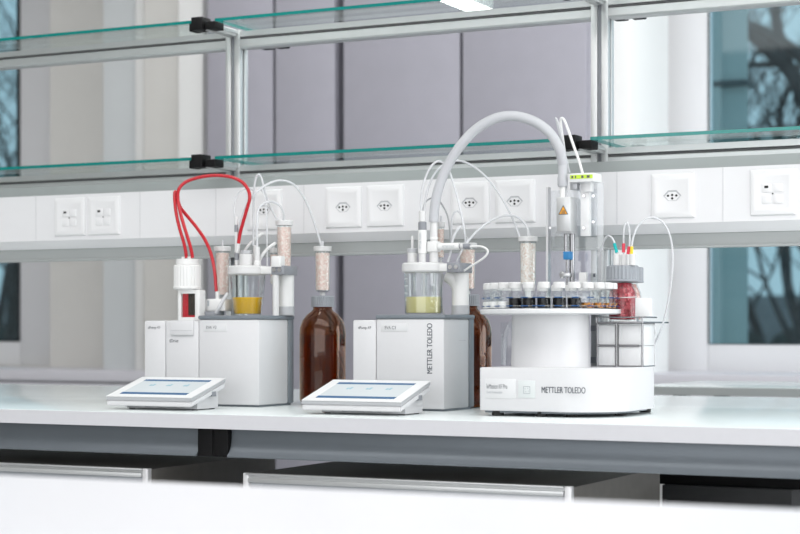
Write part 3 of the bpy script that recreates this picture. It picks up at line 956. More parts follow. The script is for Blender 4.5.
# glass tubes that hang inside the right vessel
for px, yy, zz, rr, lb in ((-1.5404, .36, 1.1266, .0042, 'left clear glass tube inside the pale yellow vessel'),
                           (-1.5254, .375, 1.1207, .0058, 'middle clear glass tube inside the pale yellow vessel'),
                           (-1.4964, .36, 1.1183, .0052, 'right clear glass tube inside the pale yellow vessel')):
    t = thing('glass_probe', lb, 'probe', (px, yy, zlr - .02), 'glass tubes inside the pale yellow vessel')
    M('clear_glass').cyl((px, yy), rr, zz, zlr - .0195, 16).build('shaft', parent=t)
    M('steel').cyl((px, yy), rr * .42, zz + .006, zlr - .0195, 10).build('core', parent=t)

# ------------------------------------------------------------------ touch screen terminals
def terminal(xa, xb, label):
    t = thing('touch_terminal', label, 'touch screen', ((xa + xb) / 2, .14, BZ), 'touch screen terminals in front of the titrators')
    y0, y1 = .075, .200
    zf, zk = BZ + .0265, BZ + .0615          # top face at front and back
    def slab(m, xi, a, b, lo, hi):
        """a slice of the tilted slab: a..b along the slope 0..1, heights below the top face"""
        def pt(x, s_, d): return (x, y0 + (y1 - y0) * s_, zf + (zk - zf) * s_ - d)
        return m.hexa([pt(xa + xi, a, lo), pt(xb - xi, a, lo), pt(xb - xi, b, lo), pt(xa + xi, b, lo),
                       pt(xa + xi, a, hi), pt(xb - xi, a, hi), pt(xb - xi, b, hi), pt(xa + xi, b, hi)])
    def bez(name, mat, xi, a, b, lo, hi, bev=0, parent=t):
        m = M(mat); slab(m, xi, a, b, lo, hi)
        if bev: bmesh.ops.bevel(m.bm, geom=m.bm.edges[:], offset=bev, segments=2, affect='EDGES')
        return m.build(name, parent=parent)
    bez('bezel', 'plate_white', 0, 0, 1, .0014, 0, .0005)
    bez('rim', 'light_grey', .0002, .001, .999, .0078, .0015, .0006)
    bez('shell', 'white_plastic', .001, .006, .994, .0195, .0079, .002)
    sc = bez('screen', 'screen', .022, .12, .86, .0006, -.0002)
    bez('menu_bar', 'screen_blue', .022, .12, .21, .0006, -.0004, parent=sc)
    bez('menu_bar', 'screen_blue', .022, .78, .86, .0006, -.0004, parent=sc)
    # pale icons on the screen
    ic = M('screen_cyan')
    W = xb - xa
    for fx in (.30, .50, .70):
        for d in (-.02, .01):
            x0_ = xa + W * (fx + d); 
            pts = []
            def pt(x, s_, d2): return (x, y0 + (y1 - y0) * s_, zf + (zk - zf) * s_ - d2)
            ic.hexa([pt(x0_, .54, .0003), pt(x0_ + W * .022, .54, .0003), pt(x0_ + W * .022, .62 + d, .0003), pt(x0_, .62 + d, .0003),
                     pt(x0_, .54, -.0005), pt(x0_ + W * .022, .54, -.0005), pt(x0_ + W * .022, .62 + d, -.0005), pt(x0_, .62 + d, -.0005)])
    ic.build('icons', parent=sc)
    # wedge foot
    f = M('white_plastic')
    zw0, zw1 = BZ + .0022, BZ + .034
    f.hexa([(xa + .022, .115, zw0), (xb - .012, .115, zw0), (xb - .012, .190, zw0), (xa + .022, .190, zw0),
            (xa + .022, .115, BZ + .0215), (xb - .012, .115, BZ + .0215), (xb - .012, .190, BZ + .042), (xa + .022, .190, BZ + .042)])
    f.build('foot', parent=t)
    M('slate').box(xa + .065, xb - .06, .1145, .116, BZ + .005, BZ + .0105).build('port_opening', parent=t)
    for x in (xa + .03, xb - .022):
        for y in (.122, .182):
            M('black_rubber').cyl((x, y), .006, BZ, BZ + .0028, 14).build('rubber_pad', parent=t)
    M('mid_grey').box(xb - .0125, xb - .0005, .150, .166, BZ + .026, BZ + .036, .001).build('side_port', parent=t)
    return t
terminal(-2.080, -1.8795, 'tilted white touch screen terminal in front of the left titrator')
terminal(-1.6355, -1.4275, 'tilted white touch screen terminal in front of the middle titrator')

# ================================================================== SAMPLE CHANGER
cx, cy = -1.2275, .305
bx0, bx1, by0, by1 = -1.3127, -1.0540, .165, .46
zb0, zb1 = BZ + .0098, BZ + .0885
t = thing('sample_changer', 'white round-table sample changer with lifting tower at the right', 'sample changer', (cx, cy, BZ))
sc_root = t
poly = []
def arc(cxx, cyy, r, a0, a1, n):
    return [(cxx + r * math.cos(R(a0 + (a1 - a0) * i / n)), cyy + r * math.sin(R(a0 + (a1 - a0) * i / n))) for i in range(n + 1)]
rr = .105
poly += arc(bx0 + .006, by0 + .006, .006, 180, 270, 4)
# gently curved front running into the large right corner
poly += arc(bx1 - rr, by0 + rr, rr, -90, 0, 18)
poly += arc(bx1 - .08, by1 - .08, .08, 0, 90, 10)
poly += arc(bx0 + .02, by1 - .02, .02, 90, 180, 6)
M('white_plastic').prism(poly, zb0, zb1, .0022).build('base', parent=t, sharp=40)
for x, y in ((bx0 + .03, by0 + .018), (bx0 + .115, by0 + .02), (bx0 + .17, by0 + .03), (bx1 - .028, by0 + .12), (bx0 + .03, by1 - .03), (bx1 - .03, by1 - .03)):
    f = M('black_rubber').cyl((x, y), .011, BZ, zb0 + .001, 18, .0008).build('foot', parent=t)
M('slate').prism([(cx + (p[0] - cx) * .93, cy + (p[1] - cy) * .93) for p in poly], BZ + .006, zb0 + .0005).build('underside', parent=t)
M('white_plastic').lathe([(0, zb1), (.0745, zb1), (.0735, zb1 + .03), (.0725, BZ + .186), (0, BZ + .186)], (cx, cy, 0), 64).build('hub', parent=t)
zd = BZ + .1955
M('name_white').lathe([(0, BZ + .186), (.1285, BZ + .186), (.1318, BZ + .188), (.1325, zd - .002), (.1315, zd), (0, zd)], (cx, cy, 0), 72).build('turntable', parent=t)
# vial rings
RV = .1155
NV = 26
for k, zz in enumerate((BZ + .2010, BZ + .2162)):
    M('acrylic').lathe([(RV - .016, zz - .0009), (RV + .0135, zz - .0009), (RV + .0135, zz + .0009), (RV - .016, zz + .0009), (RV - .016, zz - .0009)], (cx, cy, 0), 96).build('vial_ring', parent=t)
    m = M('navy')
    for i in range(NV):
        a0 = 360 / NV * (i + .28); a1 = 360 / NV * (i + .74)
        if (i * 7) % 5 == 0: a0 -= 4
        pts = [(cx + (RV + .0138) * math.cos(R(a0 + (a1 - a0) * j / 5)), cy + (RV + .0138) * math.sin(R(a0 + (a1 - a0) * j / 5)), zz) for j in range(6)]
        m.tube(pts, .0011, 6, 1)
    m.build('blue_edge', parent=t)
for a in (-150, -118, -88, -58, -28, 20, 70, 120, 165):
    M('clear_plastic').cyl((cx + (RV - .017) * math.cos(R(a)), cy + (RV - .017) * math.sin(R(a))), .002, zd, BZ + .2165, 8).build('ring_pin', parent=t)

# name and maker print on the base
M('name_white').box(-1.3007, -1.2394, .1642, .166, 0.9324, 0.9679, .0003).build('name_plate', parent=t)
M('plate_pale').box(-1.2348, -1.2017, .1638, .166, 0.9342, 0.9658, .0003).build('button_plate', parent=t)
lettering('InMotion KF Pro', 'ink', t, -1.2967, -1.2561, .1638, 0.9499, 0.9587)
lettering('Oven Autosampler', 'ink_pale', t, -1.2967, -1.2659, .1638, 0.9401, 0.9463)
lettering('METTLER TOLEDO', 'ink', t, -1.1891, -1.1056, .1644, 0.9440, 0.9551, weight=.0002)
ic = M('ink_pale')
ix, iz, h = -1.2178, 0.9487, .0062
c4 = [(-h, -h), (h, -h), (h, h), (-h, h)]
for k in range(4):
    a, b = c4[k], c4[(k + 1) % 4]
    ic.tube([(ix + a[0], .1636, iz + a[1]), (ix + b[0], .1636, iz + b[1])], .0005, 6, 1)
    for kk in (.45,):
        ic.tube([(ix + a[0] * .5, .1636, iz + a[1] * .5), (ix + a[0] * .5 + (b[0] - a[0]) * .16, .1636, iz + a[1] * .5 + (b[1] - a[1]) * .16)], .0004, 6, 1)
ic.build('button_symbol', parent=t)

# vertical guards and side rails beside the hub
M('acrylic').tube([(-1.3356, 0.3400, 0.9877), (-1.3356, 0.3400, 1.0282), (-1.3335, 0.3400, 1.0532), (-1.3231, 0.3400, 1.0724), (-1.3189, 0.3400, 1.0801)], .003, 8, 4).build('clear_guard', parent=t)
dm = M('ink_pale')
for k in range(9):
    z = 0.9915 + k * .0068
    dm.box(-1.3423, -1.3394, .336, .339, z, z + .0035)
dm.build('guard_scale', parent=t)
xg0, xg1 = -1.3461, -1.3242
M('clear_plastic').box(xg0, xg1, .344, .347, zb1, 1.0725, .0005).build('guard_plate', parent=t)
M('light_grey').box(-1.1823, -1.1701, .40, .42, zb1, BZ + .186, .001).build('side_rail', parent=t)
for py in ((1.0551, 1.0657), (0.9938, 1.0053)):
    M('mid_grey').box(-1.1819, -1.1709, .397, .40, py[0], py[1]).build('rail_block', parent=t)

# lifting tower
yt = .42
tw = t
M('steel').box(-1.2908, -1.2866, .44, .455, zd - .1, 1.3380).build('guide_post', parent=tw)
M('acrylic').box(-1.1811, -1.1698, .43, .438, zb1, 1.3409, .001).build('mast', parent=tw)
M('clear_plastic').box(-1.2915, -1.1907, .455, .458, zd + .02, 1.3316).build('splash_screen', parent=tw)
M('clear_plastic').box(-1.2269, -1.1870, .445, .449, 1.2401, 1.3453).build('rear_plate', parent=tw)
M('plate_white').box(-1.2160, -1.1975, .432, .444, 1.2393, 1.3459, .001).build('carrier', parent=tw)
for c in ((-1.2078, 0.4300, 1.3169), (-1.2078, 0.4300, 1.2548), (-1.1882, 0.4300, 1.3162), (-1.1882, 0.4300, 1.2659), (-1.2774, 0.4300, 1.2566)):
    M('chrome').cyl((c[0], 0, c[2]), .0028, .428, .4315, 12, axis='Y').build('screw', parent=tw)
# light alloy drive block with warning sign
xA, xB = -1.2533, -1.2260
zA, zB = 1.2473, 1.3140
M('aluminium').box(xA, xB + .002, .400, .437, zA, zB, .0015).build('drive_block', parent=tw)
M('block_grey').extr([(.400, zA - .004), (.437, zA - .0035), (.437, zA), (.398, zA)], xA - .001, xB + .003).build('block_rim', parent=tw)
wm = M('sign_orange')
wx, wz0, wz1 = -1.2388, 1.2805, 1.2975
hw = .0092
vs = [wm.bm.verts.new(p) for p in ((wx - hw, .3993, wz0), (wx + hw, .3993, wz0), (wx, .3993, wz1))]
wm._set([wm.bm.faces.new(vs)])
ws = wm.build('warning_sign', parent=tw)
wk = M('ink')
for a, b in (((wx - hw, wz0), (wx + hw, wz0)), ((wx + hw, wz0), (wx, wz1)), ((wx, wz1), (wx - hw, wz0))):
    wk.tube([(a[0], .3991, a[1]), (b[0], .3991, b[1])], .0007, 6, 1)
for dx in (-.0025, 0, .0025):
    wk.tube([(wx + dx, .3990, wz0 + .0035), (wx + dx + .0008, .3990, wz0 + .006), (wx + dx, .3990, wz0 + .008)], .0005, 6, 2)
wk.box(wx - .0042, wx + .0042, .3987, .3993, wz0 + .0018, wz0 + .0030)
wk.build('hot_symbol', parent=ws)
# neck and hose socket
hx = -1.2474
M('white_ptfe').cyl((hx, .418), .0055, zB, 1.3350, 18).build('neck', parent=tw)
M('hose').lathe([(0, 1.3350), (.0085, 1.3350), (.0100, 1.3389), (.0100, 1.3525), (.0088, 1.3564), (.0088, 1.3836), (0, 1.3836)], (hx, .418, 0), 28).build('hose_socket', parent=tw)
# top plate with coloured label strip
M('plate_white').box(-1.2311, -1.1799, .41, .455, 1.3425, 1.3598, .002).build('top_plate', parent=tw)
ls = M('label_green').box(-1.2286, -1.1825, .4092, .411, 1.3489, 1.3563).build('label_strip', parent=tw)
lk = M('ink')
for k, wd in ((.06, .08), (.22, .05), (.50, .10), (.74, .13)):
    w_ = -1.1825 - -1.2286
    lk.box(-1.2286 + w_ * k, -1.2286 + w_ * (k + wd), .4089, .4094, 1.3501, 1.3549)
lk.build('print_blocks', parent=ls)
M('bracket_grey').box(-1.2346, -1.2201, .425, .44, 1.3291, 1.3447, .001).build('bracket', parent=tw)
M('plate_white').box(-1.2078, -1.1913, .425, .44, 1.3243, 1.3437, .001).build('bracket', parent=tw)
# needle and guide rods
M('steel_dark').cyl((-1.2403, .415), .0030, 1.2083, zA, 16).build('guide_rod', parent=tw)
M('steel_dark').cyl((-1.2306, .425), .0052, 1.1464, zA, 18).build('guide_rod', parent=tw)
M('steel_dark').cyl((-1.2372, .415), .0022, 1.1385, 1.1947, 14).build('needle', parent=tw)
M('blue_clip').box(-1.2427, -1.2274, .408, .422, 1.1934, 1.2089, .001).build('blue_clip', parent=tw)
m = M('steel')
m.cyl((-1.2465, .415), .0042, 1.1570, 1.1706, 16, .0006)
m.box(-1.2506, -1.2289, .409, .421, 1.1598, 1.1676, .0006)
m.build('needle_clamp', parent=tw)
M('milk_plastic').box(-1.2170, -1.2016, .425, .435, 1.1424, 1.1686, .001).build('sensor_block', parent=tw)
M('ink').cyl((-1.1866, .43), .0022, 1.1595, 1.1663, 12).build('stop_screw', parent=tw)

# ------------------------------------------------------------------ vials on the turntable
def vial(cont, fill):
    t = thing('sample_vial', '', 'vial', (0, 0, 0), 'capped sample vials on the turntable')
    r = .0124
    M('vial_glass').lathe([(0, 0.0003), (r - .001, .0003), (r, .0015), (r, .029), (r * .93, .0325), (r * .74, .036), (r * .70, .039), (r * .62, .039), (r * .65, .0355), (r * .84, .032), (r - .001, .0285), (r - .001, .002), (0, .0014)], (0, 0, 0), 24).build('glass', parent=t)
    if cont:
        M(cont).lathe([(0, .0016), (r - .0010, .0018), (r - .0004, .003), (r - .0004, fill), (0, fill)], (0, 0, 0), 20).build('contents', parent=t)
    M('milk_plastic').lathe([(0, .0375), (r * .90, .0375), (r * .93, .039), (r * .91, .0475), (r * .80, .0490), (0, .0490)], (0, 0, 0), 28).build('cap', parent=t)
    return t
protos = {}
front = []
rear = []
order = []
for i in range(NV):
    a = -90 + 360 / NV * (i + .12)
    x, y = cx + RV * math.cos(R(a)), cy + RV * math.sin(R(a))
    th = R(26.5)
    Xc = math.cos(th) * x + math.sin(th) * (y + 2.792); Zc = -math.sin(th) * x + math.cos(th) * (y + 2.792)
    order.append((Xc / Zc, Zc, x, y))
zmid = sum(o[1] for o in order) / len(order)
front = sorted([o for o in order if o[1] < zmid + .012]); rear = sorted([o for o in order if o[1] >= zmid + .012])
NUM = ['first', 'second', 'third', 'fourth', 'fifth', 'sixth', 'seventh', 'eighth', 'ninth', 'tenth', 'eleventh', 'twelfth', 'thirteenth', 'fourteenth', 'fifteenth', 'sixteenth']
for row, nm in ((front, 'front'), (rear, 'far')):
    for i, (_, _, x, y) in enumerate(row):
        if nm == 'front':
            px = 400 + 1765 * row[i][0]
            kind = ('white_powder', .014, 'white powder') if px < 507 else ('black_powder', .0205, 'black powder') if px < 579 else ('amber_pieces', .0115, 'amber pieces')
        else:
            kind = (None, 0, 'nothing visible')
        lb = 'capped vial of %s, %s from the left at the front of the turntable' % (kind[2], NUM[i])
        if nm == 'far': lb = 'empty capped vial, %s from the left at the back of the turntable' % NUM[i]
        key = kind[0]
        if key not in protos:
            p = vial(kind[0], kind[1]); protos[key] = p; p['label'] = lb; p.location = (x, y, zd)
        else:
            dup(protos[key], (x, y, zd), lb)

# drying tube standing behind the vials
x = -1.3125
dz = 1.1365
drying_tube(-1.3372, .46, dz, 1.2428, .0165, 'beige_granules', 'beige granule drying tube behind the vials of the sample changer')
t = thing('tube_support', 'thin white rod support below the beige drying tube', 'support', (-1.3372, .46, BZ))
M('white_ptfe').cyl((-1.3372, .46), .006, zb1, dz, 16).build('rod', parent=t)
M('white_ptfe').cyl((-1.3372, .46), .010, zb1, zb1 + .004, 20).build('rod_foot', parent=t)

# ------------------------------------------------------------------ reagent unit on the right of the changer
ux0, ux1 = -1.1434, -1.0553
uy0, uy1 = .33, .40
uz1 = 1.0692
t = thing('module_box', 'white panelled box in a steel wire frame, right of the turntable', 'module box', ((ux0 + ux1) / 2, .36, zb1))
M('light_grey').box(ux0 + .002, ux1 - .002, uy0 + .002, uy1 - .002, zb1 + .0005, uz1 - .002).build('core', parent=t)
xm_ = -1.1070; xk = -1.1030; zm = 1.0277
for a, b in ((ux0 + .002, xm_ - .0015), (xk + .0015, ux1 - .002)):
    for c, d in ((zb1 + .002, zm - .0018), (zm + .0018, uz1 - .003)):
        M('name_white').box(a, b, uy0 - .001, uy0 + .004, c, d, .001).build('front_panel', parent=t)
for c, d in ((zb1 + .002, zm - .0004), (zm + .0004, uz1 - .003)):
    M('name_white').box(ux1 - .003, ux1 + .001, uy0 + .006, uy1 - .003, c, d, .0008).build('side_panel', parent=t)
w = M('steel_dark')
for (x, y) in ((ux0, uy0), (ux1, uy0), (ux1, uy1), (ux0, uy1)):
    w.tube([(x, y - .001, zb1), (x, y - .001, uz1)], .0014, 8, 1)
for z in (zb1 + .0012, uz1):
    w.tube([(ux0, uy0 - .001, z), (ux1, uy0 - .001, z), (ux1, uy1, z)], .0013, 8, 1)
w.tube([((xm_ + xk) / 2, uy0 - .001, zb1), ((xm_ + xk) / 2, uy0 - .001, uz1)], .0028, 10, 1)
w.tube([(ux0, uy0 - .002, zm), (-1.0621, uy0 - .002, zm)], .0022, 10, 1)
w.build('wire_frame', parent=t)
# tray above
t2 = thing('bottle_tray', 'flat metal tray with white side bracket holding the two small reagent bottles', 'tray', ((ux0 + ux1) / 2, .37, uz1))
tzy = uz1 + .0035
M('steel_dark').box(ux0 + .001, ux1 + .004, .318, .475, uz1 + .0005, tzy, .001).build('plate', parent=t2)
m = M('steel_dark')
m.tube([(ux0 + .001, .319, uz1 + .0115), (ux1 + .004, .319, uz1 + .0115), (ux1 + .004, .40, uz1 + .0115)], .0013, 8, 1)
for x in (ux0 + .0015, ux1 + .0035): m.tube([(x, .319, uz1 + .001), (x, .319, uz1 + .0115)], .0013, 8, 1)
m.build('lip', parent=t2)
M('plate_white').box(-1.0689, -1.0409, .330, .333, 1.0820, 1.1162, .001).build('side_bracket', parent=t2)
M('plate_white').box(-1.0409 - .003, -1.0409, .333, .345, 1.0820, 1.1162, .001).build('bracket_side', parent=t2)
M('steel').tube([(-1.1050, 0.3300, 1.1167), (-1.0660, 0.3300, 1.1182)], .001, 6, 1).build('retaining_wire', parent=t2)
M('steel').box(-1.0703, -1.0679, .333, .345, tzy, 1.1164).build('bracket_web', parent=t2)

def small_bottle(x, y, cont, label):
    t = thing('small_bottle', label, 'bottle', (x, y, tzy))
    z = tzy + .0004
    r = .0268
    M('vial_glass').lathe([(0, z), (r - .002, z), (r, z + .003), (r, z + .048), (r * .96, z + .056), (r * .80, z + .066), (r * .72, z + .070), (r * .72, z + .078), (r * .66, z + .078), (r * .66, z + .069), (r * .9, z + .055), (r - .0015, z + .047), (r - .0015, z + .004), (0, z + .0025)], (x, y, 0), 36).build('glass', parent=t)
    g = M(cont).lathe([(0, z + .003), (r - .002, z + .004), (r - .002, z + .047), (r * .90, z + .055), (r * .70, z + .066), (r * .63, z + .072), (0, z + .072)], (x, y, 0), 32).build('granules', parent=t)
    g['kind'] = 'stuff'
    M('cap_grey').ribbed((x, y), .0305, z + .0755, z + .1045, 26, .0016).build('screw_cap', parent=t)
    M('cap_grey').cyl((x, y), .0312, z + .0745, z + .0785, 44, .0008).build('cap_ring', parent=t)
    return t, z + .1045
xs1, xs2 = -1.1047, -1.1227
b1, zc1 = small_bottle(xs1, .36, 'red_granules', 'small bottle of dark red granules with ribbed grey cap, in front on the tray')
b2, zc2 = small_bottle(xs2, .44, 'rose_granules', 'small bottle of pale red granules with ribbed grey cap, behind the dark red one')
def fitting(px, py0, py1, y, cols, lb):
    x = px; r = .0062
    t = thing('tube_fitting', lb, 'fitting', (x, y, zc1), 'tube fittings on the small bottle cap')
    M('milk_plastic').cyl((x, y), r, zc1 - .0003, zc1 + .021, 20, .001).build('body', parent=t)
    return t
fitting(-1.1113, 0, 0, .345, None, 'left white fitting on the small red bottle cap, with teal collar')
fitting(-1.0990, 0, 0, .352, None, 'middle white fitting on the small red bottle cap, with red collar')
fitting(-1.0799, 0, 0, .345, None, 'right white fitting on the small red bottle cap, with yellow collar')

# ================================================================== TUBES AND HOSES
def hose(pts, r, mat, label, name='tube', cat='tube', n=10, collars=()):
    mb = M(mat).tube(pts, r, n, 6)
    if collars:
        t = thing(name, label, cat, pts[0]); mb.build('line', parent=t)
        for cm, cp, cr in collars: M(cm).tube(cp, cr, 12, 1).build('collar', parent=t)
        return t
    return tag(mb.build(name), label, cat)

# red tubes
hose([(-2.0502, 0.3180, 1.2078), (-2.0562, 0.3180, 1.2373), (-2.0693, 0.3200, 1.2713), (-2.0814, 0.3250, 1.3055), (-2.0882, 0.3300, 1.3356), (-2.0901, 0.3350, 1.3491), (-2.0922, 0.3450, 1.3388), (-2.0867, 0.3500, 1.3167), (-2.0678, 0.3500, 1.2960), (-2.0452, 0.3500, 1.2722), (-2.0252, 0.3500, 1.2464), (-2.0103, 0.3500, 1.2167), (-2.0014, 0.3500, 1.1808), (-1.9974, 0.3500, 1.1377)], .0036, 'red_tube', 'red tube bent down in a hook, from the burette cap to the tube holder')
hose([(-2.0353, 0.3180, 1.2075), (-2.0405, 0.3180, 1.2307), (-2.0555, 0.3200, 1.2688), (-2.0703, 0.3250, 1.3031), (-2.0797, 0.3300, 1.3311), (-2.0782, 0.3300, 1.3521), (-2.0679, 0.3350, 1.3664), (-2.0462, 0.3400, 1.3753), (-2.0170, 0.3450, 1.3804), (-1.9881, 0.3500, 1.3805), (-1.9592, 0.3550, 1.3756), (-1.9378, 0.3600, 1.3639), (-1.9242, 0.3600, 1.3467), (-1.9218, 0.3600, 1.3300), (-1.9276, 0.3600, 1.3114), (-1.9366, 0.3600, 1.2845), (-1.9452, 0.3600, 1.2576), (-1.9496, 0.3600, 1.2347)], .0036, 'red_tube', 'red tube arching high from the burette cap over to the yellow vessel')
t = thing('tube_end', 'white sleeve on the end of the high arching red tube', 'sleeve', (-1.9525, 0.3600, 1.2180))
M('milk_plastic').tube([(-1.9491, 0.3600, 1.2378), (-1.9520, 0.3600, 1.2180)], .0046, 14, 1).build('sleeve', parent=t)

# clear tubes on the left titrator
C = 'milk_tube'
hose([(-1.9279, 0.3850, 1.2332), (-1.9277, 0.3850, 1.2982), (-1.9262, 0.3850, 1.3506), (-1.9213, 0.3850, 1.3756), (-1.9150, 0.3850, 1.3829), (-1.9112, 0.3900, 1.3756), (-1.9061, 0.3900, 1.3587), (-1.9060, 0.4000, 1.3384), (-1.8997, 0.4100, 1.3136), (-1.8910, 0.4200, 1.2897)], .0023, C, 'clear tube in a narrow loop, rising highest above the left titrator')
hose([(-1.9544, 0.3650, 1.2371), (-1.9507, 0.3650, 1.2663), (-1.9428, 0.3700, 1.3020), (-1.9269, 0.3700, 1.3287), (-1.9086, 0.3800, 1.3518), (-1.8938, 0.4000, 1.3661), (-1.8812, 0.4200, 1.3717), (-1.8685, 0.4400, 1.3673), (-1.8581, 0.4600, 1.3504), (-1.8500, 0.4800, 1.3207), (-1.8410, 0.4900, 1.2869), (-1.8344, 0.5000, 1.2532), (-1.8276, 0.5000, 1.2338)], .0024, C, 'clear tube arching widely from the left vessel to the amber bottle tube')
hose([(-1.9031, 0.3600, 1.2275), (-1.9038, 0.3600, 1.2691), (-1.9054, 0.3650, 1.3006), (-1.9031, 0.3750, 1.3168), (-1.8946, 0.3850, 1.3240), (-1.8865, 0.4000, 1.3247), (-1.8778, 0.4100, 1.3171), (-1.8754, 0.4200, 1.3030), (-1.8788, 0.4250, 1.2865)], .0023, C, 'clear tube in a low hoop into the tallest pink drying tube')
hose([(-1.9545, 0.3600, 1.2766), (-1.9589, 0.3600, 1.2998), (-1.9625, 0.3650, 1.3233), (-1.9575, 0.3700, 1.3412), (-1.9501, 0.3800, 1.3516), (-1.9428, 0.3900, 1.3545), (-1.9378, 0.4000, 1.3521)], .0016, C, 'thin clear lead curling at the left of the stopper, over the red tube')
t = thing('plug_connector', 'grey and white plug on the thin lead left of the left vessel', 'plug', (-1.9540, 0.3600, 1.2599))
M('milk_plastic').cyl((-1.9545, .36), .0042, 1.2767, 1.2934, 14, .0006).build('sleeve', parent=t)
M('mid_grey').cyl((-1.9545, .36), .0038, 1.2620, 1.2767, 14, .0006).build('barrel', parent=t)
M('milk_plastic').cyl((-1.9540, .36), .0036, 1.2189, 1.2620, 14).build('stem', parent=t)
hose([(-1.8911, 0.3800, 1.1905), (-1.8916, 0.3800, 1.2447), (-1.8926, 0.3800, 1.2969), (-1.9006, 0.3850, 1.3372), (-1.9134, 0.3900, 1.3526)], .0016, C, 'thin upright clear lead right of the left vessel lid')
hose([(-1.9074, 0.3720, 1.1968), (-1.8965, 0.3720, 1.2153), (-1.8838, 0.3750, 1.2287), (-1.8711, 0.3800, 1.2380)], .0032, 'white_ptfe', 'short white tube slanting up to the tallest pink drying tube')
hose([(-1.9508, 0.3850, 1.2211), (-1.9409, 0.3850, 1.2335), (-1.9268, 0.3900, 1.2481), (-1.9133, 0.4000, 1.2609)], .0028, 'white_ptfe', 'short white tube slanting behind the stopper of the left vessel')
hose([(-1.9916, 0.3400, 1.0925), (-1.9817, 0.3400, 1.1071), (-1.9751, 0.3450, 1.1217), (-1.9684, 0.3500, 1.1343)], .0040, 'milk_tube', 'short clear tube slanting in front of the tube holder')

# big grey hose
hose([(-1.4974, 0.3610, 1.2706), (-1.4956, 0.3610, 1.2982), (-1.4895, 0.3620, 1.3297), (-1.4787, 0.3640, 1.3610), (-1.4622, 0.3660, 1.3921), (-1.4415, 0.3680, 1.4209), (-1.4174, 0.3720, 1.4456), (-1.3913, 0.3760, 1.4627), (-1.3654, 0.3800, 1.4723), (-1.3421, 0.3850, 1.4744), (-1.3189, 0.3900, 1.4705), (-1.2958, 0.3950, 1.4613), (-1.2749, 0.4000, 1.4462), (-1.2592, 0.4050, 1.4265), (-1.2497, 0.4100, 1.4042), (-1.2474, 0.4180, 1.3796)], .0098, 'hose', 'thick grey hose arching from the middle titrator over to the sample changer tower', 'hose', 'hose', 20)

# clear tubes on the middle titrator
hose([(-1.5188, 0.3500, 1.2903), (-1.5201, 0.3500, 1.3141), (-1.5166, 0.3500, 1.3377), (-1.5101, 0.3520, 1.3613), (-1.5006, 0.3550, 1.3799), (-1.4899, 0.3600, 1.3896), (-1.4791, 0.3650, 1.3868), (-1.4695, 0.3700, 1.3730), (-1.4620, 0.3750, 1.3494), (-1.4545, 0.3800, 1.3179), (-1.4481, 0.3850, 1.2844), (-1.4439, 0.3900, 1.2509), (-1.4452, 0.4000, 1.2217)], .0022, C, 'clear tube looping tightly around the foot of the thick grey hose')
hose([(-1.5141, 0.3520, 1.2903), (-1.5127, 0.3550, 1.3142), (-1.5085, 0.3600, 1.3401), (-1.5023, 0.3700, 1.3634), (-1.4951, 0.3850, 1.3802), (-1.4845, 0.4000, 1.3912), (-1.4740, 0.4200, 1.3960), (-1.4566, 0.4300, 1.3913), (-1.4347, 0.4400, 1.3762), (-1.4129, 0.4450, 1.3538), (-1.3934, 0.4500, 1.3265), (-1.3771, 0.4550, 1.2963), (-1.3652, 0.4600, 1.2684), (-1.3544, 0.4600, 1.2402), (-1.3501, 0.4600, 1.2282)], .0022, C, 'clear tube arching from the upright electrode to the beige drying tube')
hose([(-1.5167, 0.3520, 1.2923), (-1.5142, 0.3540, 1.3062), (-1.5086, 0.3580, 1.3150), (-1.5062, 0.3760, 1.3189), (-1.4958, 0.3800, 1.3141), (-1.4869, 0.3840, 1.3013), (-1.4800, 0.3880, 1.2835), (-1.4764, 0.3900, 1.2596), (-1.4774, 0.3950, 1.2321), (-1.4787, 0.3950, 1.1923)], .0017, 'cable_grey', 'thin grey cable curving behind the foot of the grey hose', 'cable', 'cable')
hose([(-1.4829, 0.4050, 1.2167), (-1.4803, 0.4050, 1.2525), (-1.4772, 0.4050, 1.2804), (-1.4704, 0.4050, 1.2933), (-1.4650, 0.4100, 1.2919), (-1.4598, 0.4150, 1.2785), (-1.4573, 0.4200, 1.2527), (-1.4803, 0.4800, 1.2318)], .0019, C, 'small clear hoop just right of the thin grey cable')
hose([(-1.4567, 0.3800, 1.1914), (-1.4448, 0.3800, 1.2149), (-1.4320, 0.3900, 1.2368), (-1.4148, 0.4000, 1.2576), (-1.3977, 0.4200, 1.2754), (-1.3783, 0.4400, 1.2843), (-1.3587, 0.4550, 1.2819), (-1.3436, 0.4600, 1.2678), (-1.3351, 0.4600, 1.2477), (-1.3329, 0.4600, 1.2298)], .0023, C, 'clear tube in a low arch from the middle stand to the beige drying tube')
hose([(-1.4729, 0.3750, 1.1915), (-1.4675, 0.3750, 1.2112), (-1.4643, 0.3780, 1.2350), (-1.4578, 0.3800, 1.2507), (-1.4492, 0.3850, 1.2626)], .0026, C, 'short clear tube rising from the lid of the pale yellow vessel')
hose([(-1.4189, 0.3610, 1.2203), (-1.4039, 0.3610, 1.2207), (-1.3911, 0.3610, 1.2189), (-1.3826, 0.3610, 1.2137), (-1.3814, 0.3610, 1.2070), (-1.3895, 0.3620, 1.1982), (-1.4057, 0.3650, 1.1891), (-1.4251, 0.3700, 1.1797), (-1.4425, 0.3750, 1.1713)], .0021, 'white_ptfe', 'white cable looping back from the level electrode to the stand', 'cable', 'cable')
hose([(-1.4942, 0.4000, 1.1688), (-1.4986, 0.4000, 1.1469), (-1.5000, 0.4000, 1.1229), (-1.4966, 0.4000, 1.1009), (-1.4933, 0.4000, 1.0889)], .0019, C, 'clear tube running down beside the pale yellow vessel')

